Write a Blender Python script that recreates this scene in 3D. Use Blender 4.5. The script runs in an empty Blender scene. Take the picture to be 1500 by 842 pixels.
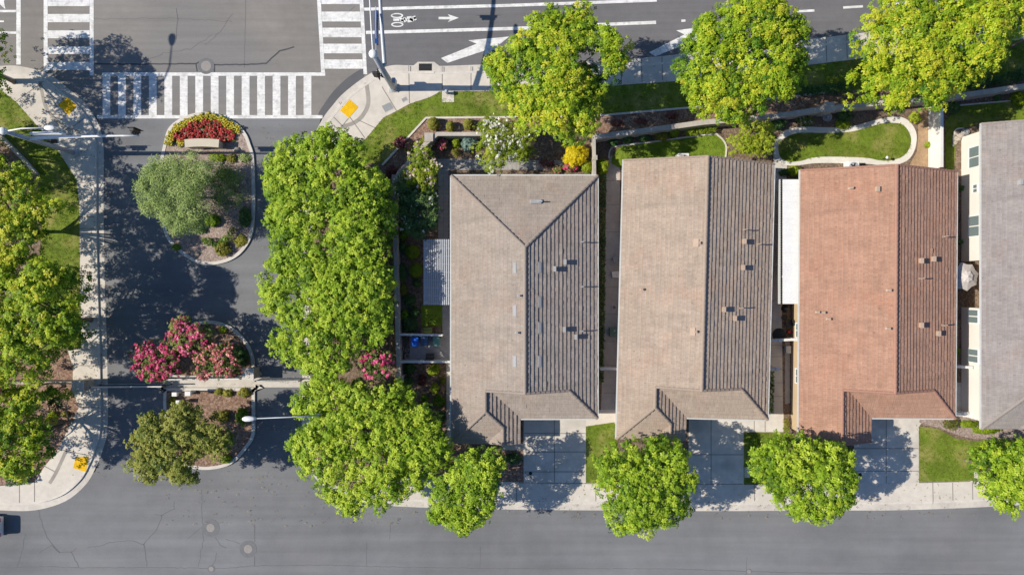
import bpy, math, random
import numpy as np
random.seed(7)
RNG = np.random.default_rng(11)
H = 59.0                      # drone height (m); the lens is 24 mm on a 36 mm sensor
C = bpy.data.collections.new('place'); bpy.context.scene.collection.children.link(C)
R = math.radians

def P(px, py, z=0.0):         # survey point of the photograph -> metres at height z
    s = (H - z) / 1000.0
    return ((px - 750) * s, (421 - py) * s)
def PL(pts, z=0.0): return [P(x, y, z) for x, y in pts]

# ------------------------------------------------------------------ materials
def nodes(name):
    m = bpy.data.materials.new(name); m.use_nodes = True
    nt = m.node_tree; nt.nodes.clear()
    out = nt.nodes.new('ShaderNodeOutputMaterial')
    return m, nt, out
def N(nt, t, **kw):
    n = nt.nodes.new(t)
    for k, v in kw.items():
        if k.startswith('i_'): n.inputs[k[2:].replace('_', ' ')].default_value = v
        else: setattr(n, k, v)
    return n
def ramp(nt, stops):
    r = nt.nodes.new('ShaderNodeValToRGB'); e = r.color_ramp.elements
    while len(e) < len(stops): e.new(0.5)
    for el, (p, c) in zip(e, stops):
        el.position = p; el.color = (c[0], c[1], c[2], 1)
    return r
def mixc(nt, mode, fac, a, b):
    n = nt.nodes.new('ShaderNodeMix'); n.data_type = 'RGBA'; n.blend_type = mode
    for sock, v in ((n.inputs[0], fac), (n.inputs[6], a), (n.inputs[7], b)):
        if hasattr(v, 'is_output'): nt.links.new(v, sock)
        elif isinstance(v, tuple): sock.default_value = (v[0], v[1], v[2], 1)
        else: sock.default_value = v
    return n.outputs[2]
def surf(name, base, fine=(30, .15), blotch=(.4, .12), streak=None, rough=.9, spec=.3, bump=0, speck=None, tint=None, metal=0, mid=None):
    m, nt, out = nodes(name)
    tc = N(nt, 'ShaderNodeTexCoord')
    b = N(nt, 'ShaderNodeBsdfPrincipled'); b.inputs['Roughness'].default_value = rough
    b.inputs['Specular IOR Level'].default_value = spec; b.inputs['Metallic'].default_value = metal
    col = None
    def layer(col, scale, amt, vec=None, detail=4):
        n = N(nt, 'ShaderNodeTexNoise'); n.inputs['Scale'].default_value = scale; n.inputs['Detail'].default_value = detail
        nt.links.new(vec or tc.outputs['Object'], n.inputs['Vector'])
        r = ramp(nt, [(.25, (1 - amt,) * 3), (.75, (1 + amt,) * 3)])
        # ramp clamps nothing above 1 for colours
        nt.links.new(n.outputs['Fac'], r.inputs['Fac'])
        return mixc(nt, 'MULTIPLY', 1.0, col, r.outputs['Color']), n
    col, nf = layer(base, fine[0], fine[1])
    col, _ = layer(col, blotch[0], blotch[1], detail=5)
    if mid: col, _ = layer(col, mid[0], mid[1], detail=6)
    if tint:
        n = N(nt, 'ShaderNodeTexNoise'); n.inputs['Scale'].default_value = tint[0]; n.inputs['Detail'].default_value = 5
        nt.links.new(tc.outputs['Object'], n.inputs['Vector'])
        r = ramp(nt, [(tint[2], (0, 0, 0)), (tint[3], (1, 1, 1))]); nt.links.new(n.outputs['Fac'], r.inputs['Fac'])
        col = mixc(nt, 'MIX', r.outputs['Color'], col, tint[1])
    if streak:
        mp = N(nt, 'ShaderNodeMapping'); mp.inputs['Scale'].default_value = streak[0]
        nt.links.new(tc.outputs['Object'], mp.inputs['Vector'])
        col, _ = layer(col, 1.0, streak[1], mp.outputs['Vector'], 6)
    if speck:
        v = N(nt, 'ShaderNodeTexVoronoi'); v.inputs['Scale'].default_value = speck[0]
        nt.links.new(tc.outputs['Object'], v.inputs['Vector'])
        r = ramp(nt, speck[1]); nt.links.new(v.outputs['Color'], r.inputs['Fac'])
        col = mixc(nt, 'MIX', speck[2], col, r.outputs['Color'])
    if hasattr(col, 'is_output'): nt.links.new(col, b.inputs['Base Color'])
    if bump:
        bp = N(nt, 'ShaderNodeBump'); bp.inputs['Strength'].default_value = bump; bp.inputs['Distance'].default_value = .05
        nt.links.new(nf.outputs['Fac'], bp.inputs['Height']); nt.links.new(bp.outputs['Normal'], b.inputs['Normal'])
    nt.links.new(b.outputs[0], out.inputs[0])
    return m
def plain(name, c, rough=.5, metal=0, spec=.5):
    return surf(name, c, (9, .08), (.9, .06), rough=rough, metal=metal, spec=spec)
def leafmat(name, stops, trans=.18, rough=.55):
    m, nt, out = nodes(name)
    at = N(nt, 'ShaderNodeAttribute', attribute_name='tint')
    r = ramp(nt, stops); nt.links.new(at.outputs['Fac'], r.inputs['Fac'])
    b = N(nt, 'ShaderNodeBsdfPrincipled'); b.inputs['Roughness'].default_value = rough
    b.inputs['Specular IOR Level'].default_value = .25
    nt.links.new(r.outputs['Color'], b.inputs['Base Color'])
    t = N(nt, 'ShaderNodeBsdfTranslucent')
    warm = mixc(nt, 'MULTIPLY', 1.0, r.outputs['Color'], (1.15, 1.1, .5))
    nt.links.new(warm, t.inputs['Color'])
    mx = N(nt, 'ShaderNodeMixShader'); mx.inputs[0].default_value = trans
    nt.links.new(b.outputs[0], mx.inputs[1]); nt.links.new(t.outputs[0], mx.inputs[2])
    nt.links.new(mx.outputs[0], out.inputs[0])
    return m
def roofmat(name, c1, c2, mortar):
    m, nt, out = nodes(name)
    uv = N(nt, 'ShaderNodeUVMap', uv_map='UVMap')
    br = N(nt, 'ShaderNodeTexBrick', offset=.5)
    br.inputs['Scale'].default_value = 1; br.inputs['Brick Width'].default_value = .34; br.inputs['Row Height'].default_value = .33
    br.inputs['Mortar Size'].default_value = .014; br.inputs['Mortar Smooth'].default_value = .6; br.inputs['Bias'].default_value = -.1
    br.inputs['Color1'].default_value = (*c1, 1); br.inputs['Color2'].default_value = (*c2, 1); br.inputs['Mortar'].default_value = (*mortar, 1)
    nt.links.new(uv.outputs[0], br.inputs['Vector'])
    tc = N(nt, 'ShaderNodeTexCoord')
    col = br.outputs['Color']
    # weathering: streaks down the slope, blotches
    for sc, amt, mp in ((1, .09, (2.6, .5, 1)), (1, .08, (9, 9, 1)), (1, .07, (.5, .5, 1)), (1, .10, (.6, 5, 1))):
        mpn = N(nt, 'ShaderNodeMapping'); mpn.inputs['Scale'].default_value = mp
        nt.links.new(uv.outputs[0], mpn.inputs['Vector'])
        n = N(nt, 'ShaderNodeTexNoise'); n.inputs['Scale'].default_value = sc; n.inputs['Detail'].default_value = 5
        nt.links.new(mpn.outputs[0], n.inputs['Vector'])
        r = ramp(nt, [(.3, (1 - amt,) * 3), (.7, (1 + amt,) * 3)]); nt.links.new(n.outputs['Fac'], r.inputs['Fac'])
        col = mixc(nt, 'MULTIPLY', 1.0, col, r.outputs['Color'])
    # odd replaced tiles and lichen, rusty patches
    n = N(nt, 'ShaderNodeTexNoise'); n.inputs['Scale'].default_value = .35; n.inputs['Detail'].default_value = 3; nt.links.new(uv.outputs[0], n.inputs['Vector'])
    r = ramp(nt, [(.52, (1, 1, 1)), (.75, (1.03, .93, .89))]); nt.links.new(n.outputs['Fac'], r.inputs['Fac']); col = mixc(nt, 'MULTIPLY', 1.0, col, r.outputs['Color'])
    n = N(nt, 'ShaderNodeTexNoise'); n.inputs['Scale'].default_value = 3.2; n.inputs['Detail'].default_value = 7; nt.links.new(uv.outputs[0], n.inputs['Vector'])
    r = ramp(nt, [(.28, (.70, .69, .68)), (.38, (1, 1, 1))]); nt.links.new(n.outputs['Fac'], r.inputs['Fac']); col = mixc(nt, 'MULTIPLY', .8, col, r.outputs['Color'])
    b = N(nt, 'ShaderNodeBsdfPrincipled'); b.inputs['Roughness'].default_value = .95; b.inputs['Specular IOR Level'].default_value = .08
    nt.links.new(col, b.inputs['Base Color']); nt.links.new(b.outputs[0], out.inputs[0])
    return m

M = {}
M['asphalt_old'] = surf('asphalt_old', (.262, .240, .214), (45, .17), (.13, .22), ((.12, 2.4, 1), .10), tint=(.09, (.235, .225, .215), .45, .62), mid=(1.3, .07), speck=(14, [(0, (.10, .10, .10)), (1, (.30, .28, .26))], .10))
M['asphalt_lane'] = surf('asphalt_lane', (.172, .166, .168), (45, .16), (.2, .10), ((.10, 3, 1), .10), mid=(1.3, .07), speck=(14, [(0, (.07, .07, .07)), (1, (.2, .2, .2))], .10))
M['asphalt_new'] = surf('asphalt_new', (.198, .200, .205), (45, .17), (.11, .20), ((.05, 1.3, 1), .13), tint=(.07, (.238, .236, .236), .5, .68), mid=(.9, .07), speck=(14, [(0, (.08, .08, .08)), (1, (.24, .24, .24))], .10))
M['asphalt_patch'] = surf('asphalt_patch', (.13, .13, .135), (45, .14), (.5, .12))
M['crack'] = surf('crack', (.085, .085, .09), (20, .2), (1, .15))
M['crack_faint'] = surf('crack_faint', (.148, .148, .152), (20, .2), (1, .15))
M['paint'] = surf('road_paint', (.80, .785, .75), (14, .08), (.8, .12), ((.9, 7, 1), .12), tint=(2.2, (.46, .45, .43), .50, .78), mid=(5, .10))
M['concrete'] = surf('concrete', (.67, .61, .53), (25, .07), (.35, .12), mid=(2.2, .08), rough=.92)
M['gutter'] = surf('gutter_concrete', (.62, .57, .50), (25, .09), (.5, .14), mid=(2.5, .10))
M['kerb'] = surf('kerb_concrete', (.68, .63, .56), (25, .08), (.5, .12), mid=(3, .10))
M['driveway'] = surf('driveway_concrete', (.68, .625, .55), (25, .07), (.3, .14), mid=(2, .10), tint=(.55, (.52, .48, .42), .50, .72))
M['joint'] = surf('joint', (.27, .245, .22), (20, .15), (1, .1))
M['path_white'] = surf('path_concrete', (.78, .74, .66), (25, .06), (.5, .08), mid=(2, .05))
M['soil'] = surf('soil', (.20, .145, .10), (14, .35), (.5, .25), mid=(4, .3), speck=(9, [(0, (.05, .035, .025)), (.5, (.2, .13, .09)), (1, (.42, .33, .25))], .55), bump=.5)
M['mulch'] = surf('mulch', (.26, .16, .11), (14, .4), (.5, .3), mid=(4, .35), speck=(8, [(0, (.06, .03, .02)), (.5, (.28, .17, .12)), (1, (.56, .42, .33))], .6), bump=.5)
M['gravel'] = surf('gravel', (.36, .28, .24), (16, .3), (.6, .2), mid=(5, .25), speck=(11, [(0, (.10, .07, .06)), (.5, (.36, .27, .22)), (1, (.62, .52, .46))], .6), bump=.4)
M['lawn'] = surf('lawn', (.15, .21, .02), (22, .35), (.45, .28), mid=(3, .25), tint=(.6, (.33, .30, .09), .48, .72), bump=.5)
M['turf'] = surf('turf', (.17, .26, .022), (22, .22), (.4, .16), mid=(2, .14), tint=(.5, (.25, .31, .04), .5, .8), bump=.4)
M['pavers'] = surf('pavers', (.42, .405, .39), (20, .1), (.5, .1), mid=(3, .12))
M['tactile'] = surf('tactile', (.85, .50, .012), (12, .1), (1, .1), mid=(4, .12))
M['stucco'] = surf('stucco', (.66, .55, .45), (30, .06), (.5, .06))
M['stucco_tan'] = surf('stucco_tan', (.56, .42, .26), (30, .06), (.5, .06))
M['stucco_pale'] = surf('stucco_pale', (.62, .55, .47), (30, .06), (.5, .06))
M['wall'] = surf('garden_wall', (.50, .45, .39), (25, .1), (.8, .15), mid=(3, .12))
M['wall_white'] = surf('garden_wall_white', (.80, .78, .74), (25, .05), (.8, .07))
M['stone'] = surf('stone', (.50, .44, .36), (12, .2), (1, .15), speck=(3, [(0, (.25, .2, .15)), (1, (.65, .58, .5))], .5))
M['tile1'] = roofmat('tile_taupe', (.40, .337, .282), (.362, .305, .256), (.28, .228, .19))
M['tile2'] = roofmat('tile_beige', (.455, .363, .286), (.413, .33, .26), (.31, .235, .187))
M['tile3'] = roofmat('tile_rust', (.465, .278, .196), (.42, .25, .177), (.31, .18, .125))
M['tile4'] = roofmat('tile_grey', (.36, .325, .305), (.32, .288, .27), (.24, .21, .195))
M['cap1'] = plain('cap_taupe', (.34, .285, .24), .9, spec=.2); M['cap2'] = plain('cap_beige', (.38, .30, .235), .9, spec=.2)
M['cap3'] = plain('cap_rust', (.40, .22, .16), .9, spec=.2); M['cap4'] = plain('cap_grey', (.33, .29, .26), .9, spec=.2)
M['vent_tan'] = plain('vent_tan', (.50, .38, .29), .9, spec=.1); M['vent_light'] = plain('vent_light', (.40, .395, .39), .9, spec=.1)
M['flashing'] = plain('flashing', (.36, .345, .33), .9, spec=.05); M['metal'] = plain('galvanised', (.46, .49, .53), .5, .2); M['white'] = plain('white_metal', (.86, .85, .82), .6, spec=.2)
M['trim'] = plain('gutter_trim', (.62, .62, .58), .5)
M['dark'] = plain('dark_metal', (.03, .03, .032), .5); M['blue_sign'] = plain('blue_sign', (.01, .06, .22), .4)
M['black'] = plain('black', (.012, .012, .013), .6)
M['glass'] = plain('glass', (.20, .30, .27), .08, spec=.8); M['glassdark'] = plain('glass_dark', (.02, .03, .035), .05, spec=.8)
M['green_glass'] = plain('pane_green', (.17, .22, .22), .12, spec=.8)
M['bin_blue'] = plain('bin_blue', (.015, .16, .80), .45); M['bin_black'] = plain('bin_navy', (.06, .12, .22), .45); M['bin_green'] = plain('bin_green', (.14, .30, .24), .45)
M['util'] = plain('utility_green', (.09, .15, .11), .5); M['wood'] = surf('wood', (.25, .16, .09), (20, .2), (1, .15))
M['slat'] = plain('white_slat', (.56, .58, .61), .6)
M['canopy'] = plain('canopy', (.56, .50, .45), .85, spec=.1); M['canopy2'] = plain('canopy_light', (.66, .60, .54), .85, spec=.1)
M['bark'] = surf('bark', (.22, .17, .13), (14, .3), (2, .2)); M['bark_pale'] = surf('bark_pale', (.42, .36, .30), (14, .2), (2, .2))
M['iron'] = plain('manhole_iron', (.30, .275, .25), .7); M['ring'] = surf('manhole_ring', (.182, .183, .188), (30, .15), (2, .1))
M['carpaint'] = plain('car_paint', (.72, .75, .78), .35, spec=.4); M['tyre'] = plain('tyre', (.015, .015, .015), .8); M['red'] = plain('red_lens', (.5, .02, .02), .2)
M['terracotta'] = plain('terracotta', (.35, .13, .07), .8); M['box_green'] = plain('painted_green', (.25, .30, .07), .7)
M['lens_g'] = plain('signal_lens', (.05, .05, .03), .2)
M['rock'] = surf('rock', (.46, .40, .33), (8, .25), (1, .2))
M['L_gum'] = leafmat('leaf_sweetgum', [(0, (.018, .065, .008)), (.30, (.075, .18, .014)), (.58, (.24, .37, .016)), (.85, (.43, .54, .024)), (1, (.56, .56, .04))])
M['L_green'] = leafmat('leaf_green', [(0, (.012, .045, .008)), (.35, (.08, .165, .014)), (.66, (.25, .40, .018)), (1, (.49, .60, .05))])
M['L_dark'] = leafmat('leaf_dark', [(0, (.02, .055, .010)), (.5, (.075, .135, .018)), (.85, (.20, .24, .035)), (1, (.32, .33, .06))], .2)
M['L_olive'] = leafmat('leaf_olive', [(0, (.06, .10, .03)), (.5, (.20, .30, .07)), (1, (.44, .54, .18))], .15)
M['L_crape'] = leafmat('leaf_crape', [(0, (.03, .07, .012)), (.5, (.15, .22, .04)), (1, (.36, .38, .10))], .2)
M['L_box'] = leafmat('leaf_box', [(0, (.06, .08, .01)), (.5, (.22, .22, .03)), (1, (.42, .40, .06))], .2)
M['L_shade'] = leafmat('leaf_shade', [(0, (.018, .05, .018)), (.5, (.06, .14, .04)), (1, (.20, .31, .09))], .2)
M['L_yellow'] = leafmat('leaf_yellow', [(0, (.40, .33, .01)), (.5, (.75, .62, .012)), (1, (.85, .72, .03))], .3)
M['L_lime'] = leafmat('leaf_lime', [(0, (.10, .19, .012)), (.5, (.27, .37, .02)), (1, (.50, .56, .05))], .3)
M['L_blue'] = leafmat('leaf_blue', [(0, (.05, .11, .09)), (.5, (.13, .22, .19)), (1, (.28, .40, .36))], .1)
M['L_red'] = leafmat('leaf_maroon', [(0, (.06, .02, .02)), (.5, (.16, .05, .05)), (1, (.30, .12, .09))], .2)
M['F_pink'] = leafmat('petal_pink', [(0, (.48, .02, .11)), (.5, (.76, .07, .23)), (1, (.88, .30, .42))], .2)
M['F_coral'] = leafmat('petal_coral', [(0, (.55, .10, .14)), (.5, (.80, .24, .26)), (1, (.88, .48, .42))], .2)
M['F_white'] = leafmat('petal_white', [(0, (.55, .55, .45)), (.5, (.78, .76, .68)), (1, (.88, .86, .80))], .2)
M['F_blush'] = leafmat('petal_blush', [(0, (.60, .42, .42)), (.5, (.75, .58, .55)), (1, (.85, .72, .68))], .2)
M['F_red'] = leafmat('petal_red', [(0, (.30, .012, .02)), (.4, (.55, .045, .05)), (.75, (.66, .16, .13)), (1, (.72, .42, .33))], .15)
M['F_yellow'] = leafmat('petal_yellow', [(0, (.30, .26, .02)), (.4, (.62, .50, .02)), (.8, (.70, .62, .08)), (1, (.62, .28, .04))], .2)
M['grass'] = leafmat('grass_blade', [(0, (.08, .15, .012)), (.5, (.20, .28, .02)), (1, (.38, .40, .07))], .2)

# ------------------------------------------------------------------ mesh tools
def origin(o):
    x = y = z = 0.0
    while o is not None:
        x += o.location.x; y += o.location.y; z += o.location.z
        o = o.parent
    return (x, y, z)
class MB:
    def __init__(s): s.v = []; s.f = []; s.uv = []; s.mi = []; s.cur = 0
    def add(s, vs, fs, uvs=None):
        b = len(s.v); s.v += [tuple(v) for v in vs]
        for k, f in enumerate(fs):
            s.f.append([b + i for i in f]); s.mi.append(s.cur)
            s.uv.append(uvs[k] if uvs else None)
        return s
    def box(s, c, d, rz=0, ry=0, rx=0):
        x, y, z = d[0] / 2, d[1] / 2, d[2] / 2
        vs = [(-x, -y, -z), (x, -y, -z), (x, y, -z), (-x, y, -z), (-x, -y, z), (x, -y, z), (x, y, z), (-x, y, z)]
        o = []
        for p in vs:
            a, b_, c_ = p
            if rx: b_, c_ = b_ * math.cos(rx) - c_ * math.sin(rx), b_ * math.sin(rx) + c_ * math.cos(rx)
            if ry: a, c_ = a * math.cos(ry) + c_ * math.sin(ry), -a * math.sin(ry) + c_ * math.cos(ry)
            if rz: a, b_ = a * math.cos(rz) - b_ * math.sin(rz), a * math.sin(rz) + b_ * math.cos(rz)
            o.append((c[0] + a, c[1] + b_, c[2] + c_))
        return s.add(o, [(3, 2, 1, 0), (4, 5, 6, 7), (0, 1, 5, 4), (1, 2, 6, 5), (2, 3, 7, 6), (3, 0, 4, 7)])
    def sheet(s, poly, z):
        if area(poly) < 0: poly = poly[::-1]
        return s.add([(x, y, z) for x, y in poly], [list(range(len(poly)))])
    def prism(s, poly, z0, z1):
        if area(poly) < 0: poly = poly[::-1]
        n = len(poly)
        vs = [(x, y, z0) for x, y in poly] + [(x, y, z1) for x, y in poly]
        return s.add(vs, [list(range(n, 2 * n)), list(range(n))[::-1]] + [(i, (i + 1) % n, n + (i + 1) % n, n + i) for i in range(n)])
    def tube(s, pts, rad, n=8, cap=True):
        pts = [np.array(p, float) for p in pts]
        if not hasattr(rad, '__len__'): rad = [rad] * len(pts)
        vs = []; up = np.array((0, 0, 1.0))
        for i, p in enumerate(pts):
            d = pts[min(i + 1, len(pts) - 1)] - pts[max(i - 1, 0)]
            d /= max(np.linalg.norm(d), 1e-9)
            a = np.cross(d, up if abs(d[2]) < .95 else np.array((1.0, 0, 0))); a /= np.linalg.norm(a); b = np.cross(d, a)
            for k in range(n):
                t = 2 * math.pi * k / n
                vs.append(tuple(p + rad[i] * (math.cos(t) * a + math.sin(t) * b)))
        fs = []
        for i in range(len(pts) - 1):
            for k in range(n):
                k2 = (k + 1) % n
                fs.append((i * n + k, i * n + k2, (i + 1) * n + k2, (i + 1) * n + k))
        if cap: fs += [list(range(n))[::-1], [(len(pts) - 1) * n + k for k in range(n)]]
        return s.add(vs, fs)
    def lathe(s, c, prof, n=16, sx=1, sy=1):      # prof: list of (r, z)
        vs = []
        for r, z in prof:
            for k in range(n):
                t = 2 * math.pi * k / n; vs.append((c[0] + r * sx * math.cos(t), c[1] + r * sy * math.sin(t), c[2] + z))
        fs = []
        for i in range(len(prof) - 1):
            for k in range(n):
                k2 = (k + 1) % n; fs.append((i * n + k, i * n + k2, (i + 1) * n + k2, (i + 1) * n + k))
        fs += [list(range(n))[::-1], [(len(prof) - 1) * n + k for k in range(n)]]
        return s.add(vs, fs)
    def strip(s, pts, off0, off1, z0, z1=None, closed=False):
        a = offset(pts, off0, closed); b = offset(pts, off1, closed); n = len(pts)
        rng = range(n if closed else n - 1)
        if z1 is None:
            vs = [(x, y, z0) for x, y in a] + [(x, y, z0) for x, y in b]
            return s.add(vs, [(i, (i + 1) % n, n + (i + 1) % n, n + i) for i in rng])
        vs = [(x, y, z1) for x, y in a] + [(x, y, z1) for x, y in b] + [(x, y, z0) for x, y in a] + [(x, y, z0) for x, y in b]
        fs = []
        for i in rng:
            j = (i + 1) % n
            fs += [(i, j, n + j, n + i), (2 * n + i, 2 * n + j, j, i), (n + i, n + j, 3 * n + j, 3 * n + i)]
        if not closed: fs += [(0, n, 3 * n, 2 * n), (n - 1, 3 * n - 1 - 0, 4 * n - 1, 2 * n - 1)] if False else [(0, n, 3 * n, 2 * n), (n - 1, 2 * n - 1, 4 * n - 1, 3 * n - 1)]
        return s.add(vs, fs)
    def build(s, name, m, parent=None, smooth=False, local=False, bevel=0):
        o3 = (0, 0, 0) if (local or parent is None) else origin(parent)
        me = bpy.data.meshes.new(name)
        me.from_pydata([(x - o3[0], y - o3[1], z - o3[2]) for x, y, z in s.v], [], s.f)
        if any(u is not None for u in s.uv):
            ul = me.uv_layers.new(name='UVMap'); k = 0
            for f, u in zip(s.f, s.uv):
                for j in range(len(f)):
                    ul.data[k].uv = u[j] if u else (0, 0); k += 1
        for mm in (m if isinstance(m, (list, tuple)) else [m]): me.materials.append(mm)
        if isinstance(m, (list, tuple)):
            me.polygons.foreach_set('material_index', s.mi)
        if smooth: me.polygons.foreach_set('use_smooth', [True] * len(me.polygons))
        me.validate(); me.update()
        o = bpy.data.objects.new(name, me); C.objects.link(o); o.parent = parent
        if bevel:
            bv = o.modifiers.new('bevel', 'BEVEL'); bv.width = bevel; bv.segments = 2; bv.limit_method = 'ANGLE'
        return o
def area(p):
    return .5 * sum(p[i][0] * p[(i + 1) % len(p)][1] - p[(i + 1) % len(p)][0] * p[i][1] for i in range(len(p)))
def offset(pts, d, closed=False):
    n = len(pts); out = []
    for i in range(n):
        a = pts[(i - 1) % n] if (closed or i > 0) else pts[i]; b = pts[(i + 1) % n] if (closed or i < n - 1) else pts[i]
        p = pts[i]
        def nrm(u, w):
            dx, dy = w[0] - u[0], w[1] - u[1]; L = math.hypot(dx, dy) or 1; return (-dy / L, dx / L)
        n1 = nrm(a, p) if a != p else nrm(p, b); n2 = nrm(p, b) if b != p else nrm(a, p)
        mx, my = n1[0] + n2[0], n1[1] + n2[1]; L = math.hypot(mx, my) or 1; mx /= L; my /= L
        c = max(.5, mx * n1[0] + my * n1[1]); out.append((p[0] + mx * d / c, p[1] + my * d / c))
    return out
def smooth(pts, k=5, closed=False):
    n = len(pts); out = []
    for i in range(n if closed else n - 1):
        p0 = np.array(pts[(i - 1) % n] if (closed or i > 0) else pts[i]); p1 = np.array(pts[i]); p2 = np.array(pts[(i + 1) % n]); p3 = np.array(pts[(i + 2) % n] if (closed or i < n - 2) else pts[i + 1])
        for j in range(k):
            t = j / k
            q = .5 * (2 * p1 + (p2 - p0) * t + (2 * p0 - 5 * p1 + 4 * p2 - p3) * t * t + (3 * p1 - p0 - 3 * p2 + p3) * t ** 3)
            out.append((float(q[0]), float(q[1])))
    if not closed: out.append(tuple(pts[-1]))
    return out
def tag(o, label=None, cat=None, group=None, kind=None):
    if label: o['label'] = label
    if cat: o['category'] = cat
    if group: o['group'] = group
    if kind: o['kind'] = kind
    return o
def thing(name, label, cat, loc=(0, 0, 0), rz=0, group=None):
    o = bpy.data.objects.new(name, None); C.objects.link(o); o.location = (loc[0], loc[1], loc[2] if len(loc) > 2 else 0)
    o.rotation_euler = (0, 0, rz); o.empty_display_size = .3
    return tag(o, label, cat, group)
def struct(name, mb, m): return tag(mb.build(name, m), kind='structure')
def dup(root, loc, label=None, rz=0, scale=None):
    r = root.copy(); C.objects.link(r); r.location = loc; r.rotation_euler = (0, 0, rz)
    if scale: r.scale = scale
    if label: r['label'] = label
    for ch in list(root.children):
        c = ch.copy(); C.objects.link(c); c.parent = r
        for g in list(ch.children):
            d = g.copy(); C.objects.link(d); d.parent = c
    return r
def inpoly(poly, x, y):
    poly = np.asarray(poly); inside = np.zeros(len(x), bool); n = len(poly)
    for i in range(n):
        x1, y1 = poly[i]; x2, y2 = poly[(i + 1) % n]
        c = ((y1 > y) != (y2 > y)); xi = (x2 - x1) * (y - y1) / ((y2 - y1) or 1e-9) + x1
        inside ^= c & (x < xi)
    return inside
def edgedist(poly, x, y):
    poly = np.asarray(poly); d = np.full(len(x), 1e9); n = len(poly)
    for i in range(n):
        a = poly[i]; b = poly[(i + 1) % n]; ab = b - a; L = (ab ** 2).sum() or 1e-9
        t = np.clip(((x - a[0]) * ab[0] + (y - a[1]) * ab[1]) / L, 0, 1)
        d = np.minimum(d, np.hypot(x - a[0] - t * ab[0], y - a[1] - t * ab[1]))
    return d
def scatter(poly, n):
    poly = np.asarray(poly); lo = poly.min(0); hi = poly.max(0); xs = []; ys = []; got = 0
    while got < n:
        x = RNG.uniform(lo[0], hi[0], 2 * n); y = RNG.uniform(lo[1], hi[1], 2 * n); k = inpoly(poly, x, y)
        xs.append(x[k]); ys.append(y[k]); got += k.sum()
        if k.sum() == 0: break
    return np.concatenate(xs)[:n], np.concatenate(ys)[:n]
def leaves(name, pos, nor, tint, m, parent, L=.22, nleaf=5, width=.55, droop=.25, jit=.35):
    """leaf rosettes: nleaf pointed leaves radiating from one twig tip"""
    n = len(pos)
    if n == 0: return None
    nor = nor + RNG.normal(0, jit, (n, 3)); nor /= np.linalg.norm(nor, axis=1)[:, None]
    ref = RNG.normal(0, 1, (n, 3)); a = np.cross(nor, ref); a /= np.linalg.norm(a, axis=1)[:, None]; b = np.cross(nor, a)
    size = L * RNG.uniform(.7, 1.25, n)
    V = np.zeros((n, nleaf, 4, 3)); ph = RNG.uniform(0, 6.28, n)
    for k in range(nleaf):
        t = ph + 2 * math.pi * k / nleaf + RNG.normal(0, .18, n)
        d = np.cos(t)[:, None] * a + np.sin(t)[:, None] * b; sd = -np.sin(t)[:, None] * a + np.cos(t)[:, None] * b
        dr = droop * RNG.uniform(.2, 1.8, n)
        ln = (size * RNG.uniform(.75, 1.2, n))[:, None]
        V[:, k, 0] = pos + d * ln * .06
        V[:, k, 1] = pos + d * ln * .55 + sd * ln * width * .5 - nor * ln * (dr * .25)[:, None]
        V[:, k, 2] = pos + d * ln - nor * ln * dr[:, None]
        V[:, k, 3] = pos + d * ln * .55 - sd * ln * width * .5 - nor * ln * (dr * .25)[:, None]
    o3 = np.array(origin(parent)) if parent is not None else np.zeros(3)
    V = V.reshape(-1, 3) - o3; nq = n * nleaf
    tt = np.repeat(tint, nleaf) + RNG.normal(0, .05, nq)
    me = bpy.data.meshes.new(name)
    me.vertices.add(len(V)); me.vertices.foreach_set('co', V.astype(np.float32).ravel())
    me.loops.add(nq * 4); me.loops.foreach_set('vertex_index', np.arange(nq * 4, dtype=np.int32))
    me.polygons.add(nq); me.polygons.foreach_set('loop_start', np.arange(0, nq * 4, 4, dtype=np.int32))
    at = me.attributes.new('tint', 'FLOAT', 'POINT'); at.data.foreach_set('value', np.repeat(np.clip(tt, 0, 1), 4).astype(np.float32))
    me.materials.append(m); me.update(calc_edges=True)
    o = bpy.data.objects.new(name, me); C.objects.link(o); o.parent = parent
    return o

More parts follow.
